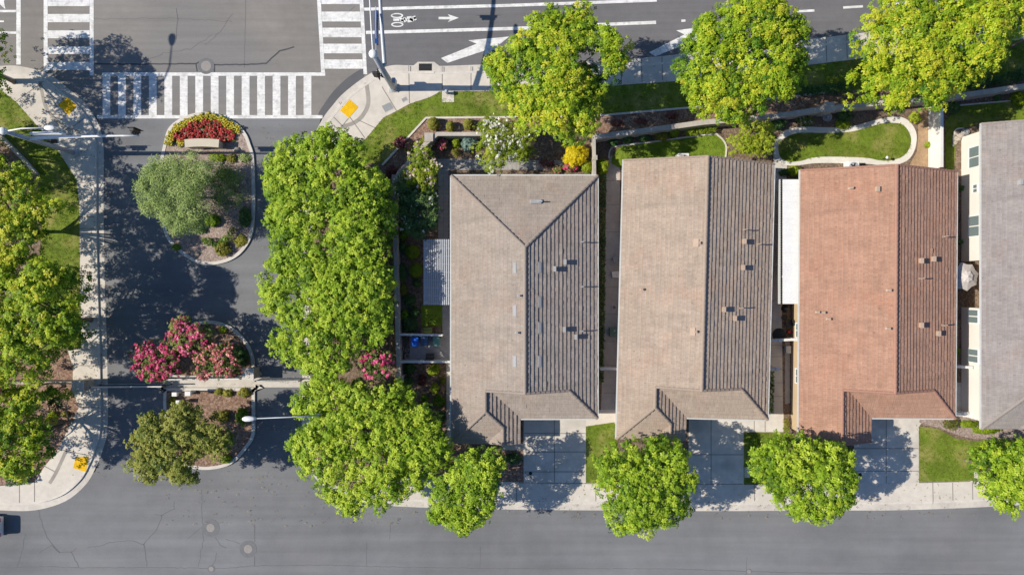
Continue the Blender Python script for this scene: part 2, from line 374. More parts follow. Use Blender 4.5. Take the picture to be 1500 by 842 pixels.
TREE_POLYS = []
def tree(label, poly_px, zmid=6.0, top=2.6, bot=3.4, m='L_gum', dens=92, L=.215, blob=.68, tint=(.5, .16), name='tree', group=None, trunk_px=None,
         nleaf=5, width=.55, flowers=None, cat='tree', edge=2.8, bark='bark', gaps=0.0, droop=.25, warm=None, trunk_r=None, hole=None):
    poly = smooth(PL(poly_px, zmid), 3, True)
    A = abs(area(poly)); c = np.mean(np.asarray(poly), 0)
    if trunk_px: c = np.array(P(*trunk_px, 0.12))
    root = thing(name, label, cat, (c[0], c[1], .1), group=group)
    # branch clusters spread through the crown
    nb = int(A / (blob * blob) * 2.1)
    x, y = scatter(poly, nb * 2); d = edgedist(poly, x, y)
    k = d > blob * .45; x, y, d = x[k][:nb], y[k][:nb], d[k][:nb]
    if gaps:      # thin places in the crown
        q = np.sin(x * 1.7 + 3.1 * c[0]) * np.sin(y * 1.9 + c[1]) ; kk = q > -1 + 2 * gaps * .5; x, y, d = x[kk], y[kk], d[kk]
    E = min(edge, d.max()); t = np.clip(d / E, 0, 1); dome = np.sqrt(np.clip(1 - (1 - t) ** 2, 0, 1))
    u = RNG.uniform(0, 1, len(x))
    lump = .5 * np.sin(x * 1.15 + y * .4 + c[1]) + .5 * np.sin(y * 1.05 - x * .35 + c[0])
    zt = zmid + top * dome * (.86 + .14 * lump + .08 * np.sin(y * .75 + c[1] * 1.3) * np.cos(x * .6 + c[0]))
    zb = zmid - bot * dome
    z = np.where(u < .70, zt - RNG.uniform(0, .45, len(x)), zb + (zt - zb) * RNG.uniform(.05, .95, len(x)))
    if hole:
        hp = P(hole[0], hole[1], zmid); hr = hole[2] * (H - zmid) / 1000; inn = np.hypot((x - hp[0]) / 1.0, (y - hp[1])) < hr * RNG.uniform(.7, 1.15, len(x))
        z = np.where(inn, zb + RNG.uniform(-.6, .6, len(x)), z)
    rb = blob * RNG.uniform(.65, 1.2, len(x)); btint = RNG.normal(0, tint[1], len(x)); rb = np.where(inn, rb * .7, rb) if hole else rb; btint = btint - .3 * inn if hole else btint  # leaves in the hollow tinted darker: its shade is put into the colour
    n = int(A * dens); bi = RNG.integers(0, len(x), n)
    dv = RNG.normal(0, 1, (n, 3)); dv[:, 2] += .55; dv /= np.linalg.norm(dv, axis=1)[:, None]
    rr = rb[bi] * RNG.uniform(.62, 1.08, n)
    pos = np.stack([x[bi] + dv[:, 0] * rr, y[bi] + dv[:, 1] * rr, z[bi] + dv[:, 2] * rr * .8], 1)
    nor = dv * .55 + np.array((0, 0, .75))
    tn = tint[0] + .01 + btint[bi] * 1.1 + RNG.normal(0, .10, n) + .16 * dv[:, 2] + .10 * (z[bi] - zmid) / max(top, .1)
    if warm is not None:      # a yellowing side of the crown
        wp = np.array(P(*warm[0], zmid)); dd = np.hypot(pos[:, 0] - wp[0], pos[:, 1] - wp[1]); tn += warm[2] * np.exp(-(dd / warm[1]) ** 2)
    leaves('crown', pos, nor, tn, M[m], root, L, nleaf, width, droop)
    if flowers:
        fm, frac, fL = flowers[:3]
        kk = (dv[:, 2] > .15) & (RNG.uniform(0, 1, n) < frac) & (z[bi] > zmid)
        kk &= (np.sin(bi * 12.9898) * 43758.5 % 1.0) < flowers[3]
        fp = pos[kk] + np.array((0, 0, .10)); rep = 3
        fp = np.repeat(fp, rep, 0) + RNG.normal(0, .10, (len(fp) * rep, 3))
        leaves('flowers', fp, np.repeat(nor[kk], rep, 0), RNG.uniform(.1, .95, len(fp)), M[fm], root, fL, 5, .9, .3, .6)['kind'] = 'stuff'
    # trunk and limbs
    mb = MB(); tr = trunk_r or max(.08, min(.24, math.sqrt(A) * .021)); zf = max(.6, (zmid - bot) * .75)
    cx, cy = c
    mb.tube([(cx, cy, .02), (cx + .02, cy, .25), (cx + .05, cy + .03, zf * .6), (cx + .05, cy, zf)], [tr * 1.5, tr * 1.05, tr * .9, tr * .8], 8)
    for j in RNG.integers(0, len(x), min(26, max(8, len(x) // 6))):
        e = np.array((x[j], y[j], z[j] - rb[j] * .2)); s0 = np.array((cx + .05, cy, zf * RNG.uniform(.75, 1.0))); md = s0 * .5 + e * .5 + np.array((0, 0, .35))
        mb.tube([s0, s0 * .75 + md * .25 + np.array((0, 0, .08)), md, e], [tr * .55, tr * .45, tr * .28, tr * .10], 6, False)
    mb.build('trunk', M[bark], root, True)
    return root

def shrub(label, px, py, rx, ry, h, m='L_dark', n=None, L=.11, name='shrub', cat='shrub', flowers=None, group=None, z0=.1, tint=(.5, .12), ball=False, width=.55, nleaf=5, up=.6):
    """rx, ry in photo pixels, h in metres"""
    zc = z0 + h * .55; cx, cy = P(px, py, zc); s = (H - zc) / 1000; rx *= s; ry *= s
    root = thing(name, label, cat, (cx, cy, z0), group=group)
    n = n or int(max(60, 2.6 * (rx * ry * math.pi + h * (rx + ry)) / (L * L)))
    dv = RNG.normal(0, 1, (n, 3)); dv[:, 2] = np.abs(dv[:, 2]) - .25 * RNG.uniform(0, 1, n); dv /= np.linalg.norm(dv, axis=1)[:, None]
    ph = RNG.uniform(0, 6.3, 4)
    lump = 1 if ball else 1 + .13 * np.sin(dv[:, 0] * 5 + ph[0]) * np.sin(dv[:, 1] * 5 + ph[1]) + .09 * np.sin(dv[:, 0] * 9 + ph[2]) * np.sin(dv[:, 1] * 9 + ph[3])
    rr = RNG.uniform(.9, 1.0, n) if ball else RNG.uniform(.62, 1.04, n); rr = rr * lump
    pos = np.stack([cx + rx * dv[:, 0] * rr, cy + ry * dv[:, 1] * rr, z0 + h * .35 + h * .65 * dv[:, 2] * rr], 1)
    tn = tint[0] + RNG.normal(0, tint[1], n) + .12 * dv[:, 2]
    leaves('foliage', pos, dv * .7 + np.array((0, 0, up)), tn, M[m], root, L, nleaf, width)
    if flowers:
        k = RNG.uniform(0, 1, n) < flowers[1]; k &= dv[:, 2] > 0
        fp = pos[k] + np.array((0, 0, .05)); leaves('flowers', fp, dv[k] + np.array((0, 0, .6)), RNG.uniform(.1, .95, len(fp)), M[flowers[0]], root, flowers[2], 5, .9, .3, .6)['kind'] = 'stuff'
    mb = MB(); st = max(.015, min(rx, ry) * .07)
    for j in range(4):
        a = j * 1.57 + ph[0]; mb.tube([(cx, cy, z0 - .05), (cx + rx * .25 * math.cos(a), cy + ry * .25 * math.sin(a), z0 + h * .3), (cx + rx * .55 * math.cos(a), cy + ry * .55 * math.sin(a), z0 + h * .6)], [st * 1.4, st, st * .4], 5, False)
    mb.build('stem', M['bark'], root, True)
    return root

def hedge(label, poly_px, h, m='L_dark', L=.10, name='hedge', tint=(.5, .12), group=None, z0=.1, dens=1.0):
    zc = z0 + h; poly = PL(poly_px, zc * .9); A = abs(area(poly)); c = np.mean(np.asarray(poly), 0)
    root = thing(name, label, 'hedge', (c[0], c[1], z0), group=group)
    n = int(A * 1.3 / (L * L) * 1.2 * dens); x, y = scatter(poly, n); d = edgedist(poly, x, y)
    t = np.clip(d / .25, 0, 1); side = RNG.uniform(0, 1, n) < .35
    zz = z0 + np.where(side & (d < .3), RNG.uniform(.05, 1, n) * h, h * (.8 + .2 * np.sqrt(t))) + .05 * np.sin(x * 4) * np.sin(y * 5)
    tn = tint[0] + RNG.normal(0, tint[1], n) + .1 * np.sin(x * 2.3 + y * 1.7)
    leaves('foliage', np.stack([x, y, zz], 1), RNG.normal(0, .3, (n, 3)) + np.array((0, 0, 1)), tn, M[m], root, L)
    mb = MB(); pp = offset(poly, -.12 if area(poly) < 0 else .12, True); nst = max(3, int(A * 2.0)); sx, sy = scatter(poly, nst)
    for a, b in zip(sx, sy): mb.tube([(a, b, z0 - .05), (a + .05, b + .03, z0 + h * .75)], [.025, .012], 5, False)
    mb.build('stem', M['bark'], root)
    return root

# ------------------------------------------------------------------ ground, roads, pavements
EXT = 3000
g = MB().sheet([(-EXT, -EXT), (EXT, -EXT), (EXT, EXT), (-EXT, EXT)], -.06); struct('ground', g, M['soil'])

kW = [(-1500, 60), (-700, 96), (-120, 97), (0, 97), (27, 97), (70, 108), (100, 130), (126, 153), (144, 181), (151, 209), (152, 240), (152, 320), (154, 420), (157, 520), (158, 622), (150, 660), (140, 685), (125, 710), (95, 734), (50, 747), (0, 747), (-120, 747), (-700, 747), (-1500, 747)]
kE = [(2800, -140), (1500, 20), (1200, 56), (921, 87), (706, 95), (644, 97), (599, 96), (569, 97), (536, 112), (503, 137), (487, 155), (474, 172), (462, 195), (450, 230), (446, 300), (445, 400), (444, 500), (442, 600), (446, 660), (462, 700), (500, 727), (550, 738), (600, 742), (700, 745), (870, 747), (1050, 748), (1200, 747), (1300, 747), (1400, 744), (1500, 739), (1700, 728), (2800, 640)]
def scurve(pts, a, b, k=5):     # smooth only the bend
    return pts[:a] + smooth(pts[a:b], k) + pts[b:]
kWc = scurve(kW, 3, 21); kEc = scurve(kE, 1, 31)
# roads
upper = [(-1700, -1500), (3000, -1500)] + [p for p in kE if p[1] < 172] + [(474, 174), (140, 174)] + [(140, 178)] * 0 + [p for p in kW[::-1] if p[1] < 170]
upper = [(-1700, -1500), (3000, -1500), (2800, -140), (1500, 24), (1200, 60), (921, 92), (706, 101), (536, 118), (503, 144), (470, 174), (145, 174), (126, 160), (100, 138), (70, 116), (27, 103), (-120, 102), (-700, 102), (-1500, 70)]
road_u = struct('upper_street', MB().sheet(PL(upper), 0.0), M['asphalt_old'])
lane = [(533, -500), (3000, -1400), (3000, -160), (1500, 21), (1200, 57), (921, 88), (706, 96), (560, 102), (539, 108), (531, 60)]
lane_road = tag(MB().sheet(PL(lane), .004).build('road_lane', M['asphalt_lane'], road_u), kind='structure')
ent = [(145, 174.0), (470, 174.0), (455, 230), (452, 600), (460, 690), (140, 690), (150, 660), (152, 600), (146, 400), (145, 230)]
road_e = struct('entrance_road', MB().sheet(PL(ent), 0.0), M['asphalt_new'])
lower = [(140, 690), (460, 690), (500, 720), (560, 732), (870, 740), (1200, 740), (1400, 737), (1500, 732), (2800, 632), (3000, 2200), (-1700, 2200), (-1500, 740), (0, 740), (50, 740), (95, 726), (125, 700)]
road_l = struct('lower_street', MB().sheet(PL(lower), 0.0), M['asphalt_new'])
# land blocks with kerb faces
west = PL(kWc); east = PL(kEc)
def kerb_line(name_k, pts, side):
    # gutter pan (0.55 m), then the kerb, on the land side
    struct('gutter', MB().strip(pts, 0, side * .56, .008), M['gutter'])
    struct('kerb', MB().strip(pts, side * .56, side * .74, -.02, .135), M['kerb'])
kerb_line('w', west, -1); kerb_line('e', east, 1)
wl = offset(west, -.74); el = offset(east, .74)
struct('west_ground', MB().prism(wl + [(-160, wl[-1][1]), (-160, wl[0][1])], -.03, .112), M['soil'])
struct('east_ground', MB().prism(el + [(160, el[-1][1]), (160, el[0][1])], -.03, .112), M['soil'])
# sidewalks
def interp_off(pts, a, b): return pts[a:b]
ws_out = [p for p in wl if P(-200, 0)[0] < p[0]]
ws_in = [(-700, 145), (-60, 118), (0, 131), (24, 152), (53, 183), (82, 216), (99, 243), (112, 262), (116, 300), (117, 400), (119, 500), (119, 511), (101, 513), (104, 524), (108, 535), (108, 573), (117, 596), (109, 612), (100, 630), (87, 657), (67, 682), (52, 705), (0, 711), (-200, 711)]
struct('sidewalk', MB().sheet(ws_out + PL(ws_in)[::-1], .124), M['concrete'])
es_out = [p for p in el if p[0] < P(1900, 0)[0]]
i_cut = min(range(len(es_out)), key=lambda i: math.hypot(es_out[i][0] - P(462, 195)[0], es_out[i][1] - P(462, 195)[1]))
upper_out = es_out[:i_cut + 1]
up_in = [(2000, 12), (1500, 58), (1350, 76), (1200, 94), (987, 120), (900, 126), (740, 134), (646, 134.5), (630, 143), (600, 153), (580, 164), (562, 173), (536, 204), (478, 232), (470, 218)]
struct('sidewalk', MB().sheet(upper_out + PL(up_in)[::-1], .124), M['concrete'])
low_out = [p for p in es_out[i_cut:] if p[1] < P(0, 720)[1]]
low_in = [(555, 690), (600, 699), (660, 704), (767, 705), (900, 707), (1010, 709), (1100, 709), (1250, 708), (1345, 706), (1425, 703), (1500, 699), (1700, 688), (2000, 668)]
struct('sidewalk', MB().sheet(low_out + PL(low_in)[::-1], .124), M['concrete'])
# driveways
struct('driveway', MB().sheet(PL([(767, 588), (858, 588), (858, 706.3), (767, 705)]), .128), M['driveway'])
struct('driveway', MB().sheet(PL([(1009, 590), (1126, 590), (1147, 604), (1147, 632), (1089, 632), (1089, 709), (1007, 708.8)]), .128), M['driveway'])
struct('driveway', MB().sheet(PL([(1250, 588), (1352, 588), (1362, 606), (1346, 622), (1345, 706), (1250, 708)]), .128), M['driveway'])
# joints in the pavements
jt = MB()
def jline(a, b, w=.065, z=.132):
    jt.strip(PL([a, b]), -w / 2, w / 2, z)
for x in range(640, 1500, 29):
    if not any(a < x < b for a, b in ((769, 856), (1010, 1088), (1252, 1344))): jline((x, 706), (x + .5, 733))
for y in (634, 661, 690): jline((768, y), (857, y))
jline((812, 590), (812, 706)); jline((1041, 600), (1041, 709)); jline((1297, 600), (1297, 707))
for y in (665, 708): jline((1010, y), (1088, y))
for y in (656, 689): jline((1251, y), (1344, y))
for x in (1104, 1120): jline((x, 606), (x, 631))
jline((769, 691), (785, 705)); jline((857, 688), (840, 706)); jline((760, 706), (1010, 709)); jline((1345, 706), (1420, 704))
for x in range(690, 735, 28): jline((x, 98), (x, 133))
for x in range(880, 1500, 30): jline((x, 128 - (x - 880) * .113), (x - 1, 92 - (x - 880) * .11))
for a, b in (((599, 97), (600, 152)), ((648, 98), (648, 133)), ((560, 128), (581, 163)), ((524, 176), (552, 189)), ((497, 150), (535, 203)), ((511, 174), (484, 207)), ((487, 170), (505, 188)),
             ((68, 118), (24, 150)), ((85, 157), (60, 123)), ((100, 170), (74, 168)), ((75, 165), (98, 190)), ((100, 192), (128, 172)), ((98, 190), (112, 205)), ((112, 205), (140, 200)),
             ((117, 268), (141, 268)), ((117, 335), (142, 335)), ((118, 318), (142, 318)), ((118, 400), (144, 400)), ((119, 460), (145, 460)), ((108, 535), (148, 535)), ((117, 596), (150, 596)), ((87, 657), (140, 668)), ((67, 682), (82, 690)), ((52, 705), (52, 735)), ((30, 709), (30, 738))):
    jline(a, b)
struct('pavement_joint', jt, M['joint'])
# dark accessible-ramp borders on the corners (grooved bands)
rb = MB()
rb.strip(smooth(PL([(537, 122), (540, 150), (533, 168), (520, 180), (500, 187)]), 5), -.17, .17, .130)
rb.strip(smooth(PL([(60, 120), (66, 150), (72, 163), (92, 185), (120, 195)]), 5), -.14, .14, .130)
rb.strip(smooth(PL([(98, 660), (84, 690), (74, 707)]), 5), -.14, .14, .130)
struct('ramp_border', rb, surf('grooved_concrete', (.36, .33, .29), (20, .12), (1, .15)))

# tactile pads: a plate studded with domes
def pad(label, quad):
    q = PL(quad, .13); c = np.mean(np.asarray(q), 0)
    root = thing('tactile_pad', label, 'tactile paving', (c[0], c[1], .128))
    MB().prism(q, .126, .142).build('plate', M['tactile'], root)
    mb = MB(); Q = [np.array(p) for p in q]
    for i in range(9):
        for j in range(9):
            u, v = (i + .5) / 9, (j + .5) / 9
            p = (Q[0] * (1 - u) + Q[1] * u) * (1 - v) + (Q[3] * (1 - u) + Q[2] * u) * v
            mb.lathe((p[0], p[1], .142), [(.032, 0), (.02, .012)], 6)
    tag(mb.build('dome', M['tactile'], root), kind='stuff')
pad('yellow tactile pad on shaded corner by the left crosswalk', [(98.7, 142), (112.5, 155), (100.5, 169), (85, 154)])
pad('bright yellow tactile pad on sunny corner sidewalk beside the signal pole', [(512, 146), (525, 157), (511, 173), (498, 162)])
pad('yellow tactile pad on lower left corner under tree shade', [(111, 669), (130, 668), (126, 691), (107, 685)])

# road markings (children of the street they are painted on)
Z = .009
def rect(mb, x0, y0, x1, y1, sk=0): mb.sheet(PL([(x0, y0), (x1, y0), (x1 + sk, y1), (x0 + sk, y1)]), Z)
cw = MB()
for x0, x1, y0, y1 in ((64, 70, -60, 105), (131.5, 137.3, -60, 111)): rect(cw, x0, y0, x1, y1)
for y0, y1 in ((-37, -25), (-14, -2.5), (-2.5 + 0, 9.5), (21, 33), (45, 56.5), (68.5, 79.5), (91, 103)): rect(cw, 70.2, y0, 131.3, y1)
cw.build('crosswalk', M['paint'], road_u)
cw = MB(); rect(cw, 150, 106.5, 476.5, 111.4); rect(cw, 142, 169, 472.5, 173.8)
for i in range(14):
    x = 150.3 + 22.65 * i; rect(cw, x, 111.5, x + 11.4, 168.9)
cw.build('crosswalk', M['paint'], road_u)
cw = MB(); rect(cw, 461, -60, 466.5, 106.4, 9.5); 
cw.sheet(PL([(523.5, -60), (529, -60), (537.7, 109), (532.5, 109)]), Z)
for y0, y1 in ((-40, -25), (-18, -3), (0 - 1, 6.5), (17.5, 32), (41, 55), (64.5, 78.5), (87.5, 101)):
    s = y0 * .056; cw.sheet(PL([(470.2 + s, y0), (526.6 + s * .9, y0), (527.4 + s * .9, y1), (471 + s, y1)]), Z)
cw.build('crosswalk', M['paint'], road_u)
ln = MB(); rect(ln, 24, -60, 30.5, 95); rect(ln, -400, 15, 23.8, 18.5); rect(ln, -400, 46.5, 23.8, 50)
ln.build('stop_line', M['paint'], road_u)
ar = MB(); ar.sheet(PL([(-8, 2), (8, -8), (6, 3), (8, 14), (0, 7)]), Z); ar.sheet(PL([(-6, 30.5), (6, 30.5), (6, 33), (-6, 33)]), Z); ar.build('turn_arrow', M['paint'], road_u)
ln = MB()
ln.strip(PL([(533, 14), (600, 12), (737, 8.7), (900, 3), (962, .8)]), -.13, .13, Z)
ln.strip(PL([(536, 48), (600, 46.5), (757, 42), (872, 36.7), (961, 33.2)]), -.14, .14, Z)
for x0, y0, x1, y1 in ((1166, 17.2, 1193, 15.8), (1235, 11.6, 1264, 9.8), (1310, 6.5, 1337, 4.5), (1385, 1, 1412, -1.5), (1090, 21.6, 1117, 20), (998, 31, 1004, 30.6)):
    ln.strip(PL([(x0, y0), (x1, y1)]), -.1, .1, Z)
ln.build('lane_line', M['paint'], road_u)
bk = MB()
def ring(cx, cy, rx, ry, w):
    n = 24; a = [(cx + rx * math.cos(t), cy + ry * math.sin(t)) for t in [2 * math.pi * k / n for k in range(n)]]
    b = [(cx + (rx - w) * math.cos(t), cy + (ry - w * .75) * math.sin(t)) for t in [2 * math.pi * k / n for k in range(n)]]
    A = PL(a); B = PL(b); bk.add([(x, y, Z) for x, y in A + B], [(i, (i + 1) % n, n + (i + 1) % n, n + i) for i in range(n)])
ring(581.5, 23.3, 9, 3.7, 2.2); ring(582, 36.4, 9, 3.7, 2.2)
for a, b, w in (((576, 29.3), (585, 29.3), .10), ((586, 26.5), (591, 33), .09), ((587, 32), (593, 27), .09), ((592, 29), (592.6, 33), .12), ((592, 27), (597, 31), .10), ((596, 27), (603, 26), .12), ((597, 31), (605, 30), .14), ((600, 28), (606, 31), .1), ((604, 27), (609, 25.6), .14), ((606.5, 28.5), (609.5, 27), .14)):
    bk.strip(PL([a, b]), -w, w, Z)
bk.build('bicycle_symbol', M['paint'], road_u)
MB().sheet(PL([(642.5, 25.2), (659, 25.2), (656, 21.3), (672, 26.6), (656, 33), (659, 28.8), (642.5, 28.8)]), Z).build('lane_arrow', M['paint'], road_u)
MB().sheet(PL([(646, 85.5), (698.5, 64.5), (686, 59.5), (746, 54), (709, 83.5), (710, 74.5), (655.5, 92.5)]), Z).build('merge_arrow', M['paint'], road_u)
MB().sheet(PL([(951, 77), (1002.5, 51), (990.5, 45), (1050, 37), (1014, 70), (1014, 61), (960, 83)]), Z).build('merge_arrow', M['paint'], road_u)
# patches, cracks and seams
MB().sheet(smooth(PL([(476, 171), (489, 152), (506, 134), (532, 114), (532, 101), (512, 112), (492, 130), (478, 148), (466, 168)]), 4, True), .005).build('asphalt_patch', M['asphalt_patch'], road_u)
def crack(mbs, pts, w=.035, jag=1.0):
    P2 = []
    for (x0, y0), (x1, y1) in zip(pts, pts[1:]):
        n = max(2, int(math.hypot(x1 - x0, y1 - y0) / 5))
        for k in range(n):
            t = k / n; P2.append((x0 + (x1 - x0) * t + random.uniform(-jag, jag), y0 + (y1 - y0) * t + random.uniform(-jag, jag)))
    P2.append(pts[-1]); w *= .8; mbs.strip(PL(P2), -w, w, .0055)
ck = MB()
crack(ck, [(138, 94), (200, 94.5), (287, 93.5), (300, 87), (314, 95), (357, 95), (390, 93), (410, 75), (431, 69)], .075, .5)
crack(ck, [(314, 95), (314, 106)], .07, .3); crack(ck, [(287, 94), (289, 105)], .07, .3)
ck.build('crack_seal', M['crack'], road_u)
ck = MB()
crack(ck, [(259, 12), (261, 30), (258, 58)], .035); crack(ck, [(310, 52), (280, 72), (240, 78), (205, 92)], .022); crack(ck, [(470, 26), (505, 22), (520, 10)], .022)
crack(ck, [(340, 20), (322, 48), (300, 66)], .02); crack(ck, [(137, 28), (260, 27), (340, 32)], .02); crack(ck, [(360, 0), (358, 100)], .02, .3)
ck.build('crack', M['crack_faint'], road_u)
ck = MB()
crack(ck, [(56, 746), (69, 787), (87, 809), (105, 809), (115, 830)], .035); crack(ck, [(87, 809), (75, 797), (57, 810)], .022); crack(ck, [(105, 809), (112, 802)], .022)
crack(ck, [(255.6, 735), (255, 745), (237, 754), (231, 774), (211, 797), (215, 829)], .032); crack(ck, [(211, 797), (194, 791), (170, 792), (150, 798), (128, 802)], .028); crack(ck, [(237, 754), (226, 753)], .022)
crack(ck, [(37, 782), (32, 807), (25, 830)], .025); crack(ck, [(0, 831), (70, 829), (115, 831), (215, 830.5), (330, 832), (373, 828), (480, 827), (540, 829), (600, 830), (705, 832), (860, 832), (1000, 833), (1150, 838), (1500, 842)], .03, .5)
crack(ck, [(316, 786), (322, 798), (332, 802)], .028); crack(ck, [(318, 808), (316, 820), (311, 828)], .028); crack(ck, [(373, 768), (373, 793)], .04, .2); crack(ck, [(373, 814), (373, 828)], .04, .2)
crack(ck, [(330, 788), (352, 796)], .02); crack(ck, [(704, 800), (703, 832)], .022, .3); crack(ck, [(572, 765), (571, 790)], .018, .3);
crack(ck, [(297, 770), (275, 788)], .02); crack(ck, [(295, 715), (298, 790), (290, 830)], .018); crack(ck, [(537, 795), (537, 828)], .018, .3); crack(ck, [(1094, 815), (1093, 842)], .02, .3)
ck.build('crack', M['crack_faint'], road_l)

# manholes
def manhole(label, px, py, r, ringr):
    c = P(px, py); root = thing('manhole', label, 'manhole', (c[0], c[1], 0))
    r *= .059; ringr *= .059
    MB().lathe((c[0], c[1], .0), [(ringr, .004), (ringr, .010)], 24).build('ring', M['ring'], root)
    mb = MB(); mb.lathe((c[0], c[1], .0), [(r, .006), (r, .018)], 20)
    for k in range(6):
        a = k * 1.05; mb.box((c[0] + r * .55 * math.cos(a), c[1] + r * .55 * math.sin(a), .02), (r * .5, r * .12, .008), a)
    mb.build('cover', M['iron'], root)
manhole('rusty manhole cover in wide ring, upper one of the pair on lower street', 308.5, 772.5, 6, 13)
manhole('pale manhole cover in wide patched ring with dark halo on lower street', 363.5, 803.5, 6.2, 12.5)
manhole('small valve cover in the lower street seam below the manholes', 309.5, 832.6, 3.5, 5.5)
manhole('small pale valve cover on lower street near the bottom edge right of centre', 1097, 836.5, 3, 4)
manhole('worn manhole cover on the upper street just above the crosswalk', 302, 97, 7.5, 12)
# storm drain
c = P(623, 98.5); root = thing('storm_drain', 'barred storm drain grate set in the gutter beside the signal corner', 'drain', (c[0], c[1], 0))
MB().prism(PL([(604, 98), (612, 91), (636, 91), (645, 98), (645, 105.5), (604, 105.5)]), -.01, .012).build('apron', M['gutter'], root)
MB().sheet(PL([(614, 93.5), (632, 93.5), (632, 104), (614, 104)]), .016).build('pit_shade', M['black'], root)  # flat black sheet: the darkness below the bars is put into its colour
mb = MB()
for k in range(7): mb.strip(PL([(614 + k * 3, 93.5), (614 + k * 3, 104)]), -.025, .025, .018, .035)
for k in range(3): mb.strip(PL([(614, 94 + k * 4.8), (632, 94 + k * 4.8)]), -.02, .02, .018, .034)
mb.build('grate', M['dark'], root)
MB().prism(PL([(611, 105.6), (636, 105.6), (636, 108.5), (611, 108.5)]), .0, .16).build('lintel', M['kerb'], root)
for lab, quad in (('larger grey pull box lid in the sidewalk by the signal pole', [(558, 155), (572, 149), (578, 159), (564, 166)]), ('smaller grey pull box lid nearest the signal pole foot', [(587, 145), (594.5, 141), (598, 147), (590, 151)])):
    q = PL(quad, .13); c = np.mean(np.asarray(q), 0); root = thing('pull_box', lab, 'utility cover', (c[0], c[1], .12))
    MB().prism(q, .12, .136).build('frame', M['gutter'], root)
    q2 = offset(q, -.05 if area(q) < 0 else .05, True); MB().prism(q2, .13, .142).build('lid', plain('lid', (.30, .31, .31), .8), root)

for lab, px, py in (('small black drain cap low on the taupe house driveway', 777, 693), ('small black drain cap on the beige house driveway by the street tree', 1019, 697), ('small black drain cap on the rust house driveway in tree shade', 1260, 695)):
    c = P(px, py, .13); o = MB().lathe((c[0], c[1], .128), [(.15, 0), (.15, .012), (.10, .016)], 14).build('drain_cap', M['black']); tag(o, lab, 'drain cap')
for lab, q in (('pale rectangular meter lid in the dark grass by the beige driveway', [(1090.5, 684), (1098.5, 684), (1098.5, 699), (1090.5, 699)]), ('pale rectangular meter lid at the right street tree on front lawn', [(1427, 690), (1433, 690), (1433, 703), (1427, 703)])):
    q = PL(q, .14); c = np.mean(np.asarray(q), 0); root = thing('meter_box', lab, 'utility cover', (c[0], c[1], .12))
    MB().prism(q, .11, .15).build('frame', M['kerb'], root); MB().prism(offset(q, -.05 if area(q) < 0 else .05, True), .14, .157).build('lid', M['concrete'], root)
# ------------------------------------------------------------------ lawns, beds, paths
LAWNS = []
def lawn(poly_px, m='lawn', z=.132, closed_smooth=True, dens=26, k=3):
    p = PL(poly_px, z); p = smooth(p, k, True) if closed_smooth else p
    struct('lawn', MB().sheet(p, z), M[m]); LAWNS.append((p, z, dens))
lawn([(24, 150), (53, 183), (82, 216), (99, 243), (112, 263), (116, 300), (117, 400), (119, 509), (60, 512), (60, 330), (58, 257), (40, 232), (10, 205), (-60, 150), (-60, 128), (0, 131)], closed_smooth=False)
lawn([(536, 204), (562, 173), (580, 164), (600, 153), (630, 143), (646, 134.5), (742, 134), (900, 126), (987, 120), (1200, 94), (1350, 76), (1500, 58), (2000, 12), (2000, 60), (1500, 112), (1395, 128), (1210, 134), (1162, 140), (1009, 157), (872, 169), (736, 171), (624, 172), (590, 207), (566, 240), (540, 240), (500, 236)], closed_smooth=False)
lawn([(858.5, 624), (900, 618), (905, 640), (903, 707), (858.5, 706)], closed_smooth=False)
lawn([(1089.5, 633), (1147, 633), (1200, 650), (1248, 655), (1248, 707), (1089.5, 708.6)], closed_smooth=False)
lawn([(1346, 624), (1375, 628), (1400, 642), (1430, 646), (1470, 640), (1500, 650), (1500, 699), (1425, 703), (1346, 706)], closed_smooth=False)
lawn([(907, 216), (930, 212), (963, 208), (1000, 203), (1040, 198), (1052, 200), (1060, 208), (1063, 218), (1061, 236), (1040, 245), (905, 245)], 'turf', k=4)
lawn([(1140, 214), (1146, 205), (1164, 196), (1184, 194.5), (1200, 195), (1247, 193), (1288, 182), (1306, 180), (1324, 184), (1334, 200), (1333, 215), (1324, 228), (1306, 235), (1288, 235), (1264, 231), (1200, 230), (1172, 236), (1155, 237), (1143, 230)], 'lawn', z=.140, k=4)
lawn([(1385, 178), (1400, 155), (1500, 146), (1560, 142), (1560, 178), (1440, 180), (1403, 190), (1397, 250), (1385, 250)], closed_smooth=False)
lawn([(617, 447), (648, 447), (648, 478), (617, 478)], 'turf', closed_smooth=False)
# white garden path round the lawn of the rust-roofed house
po = [(1134, 214), (1139, 202), (1152, 191), (1174, 186), (1200, 186.5), (1223, 187), (1249, 185), (1288, 174.5), (1313, 171), (1328, 175), (1339, 187), (1343, 202), (1339, 222), (1328, 236), (1306, 243), (1288, 242), (1264, 240), (1200, 239), (1172, 242), (1152, 242), (1136, 232)]
struct('path', MB().sheet(smooth(PL(po, .13), 4, True), .130), M['path_white'])
struct('path', MB().sheet(PL([(1133, 222), (1142, 231), (1153, 240), (1152, 262), (1145, 440), (1147, 604), (1122, 604), (1128, 440), (1133, 262)], .12), .122), M['driveway'])
struct('path', MB().sheet(PL([(888.5, 240), (895, 228), (908, 228), (908, 600), (905, 604), (880, 604), (884, 500)], .12), .122), surf('path_brown', (.46, .42, .39), (20, .12), (.6, .15), mid=(3, .1)))
struct('path', MB().sheet(PL([(876, 600), (904, 600), (904, 620), (858, 624), (858, 606)], .12), .126), M['concrete'])
struct('path', MB().sheet(PL([(1150, 500), (1157, 500), (1157, 590), (1150, 592)], .12), .127), M['pavers'])
struct('path', MB().sheet(PL([(1396, 560), (1436, 560), (1436, 606), (1397, 606)], .12), .124), M['driveway'])
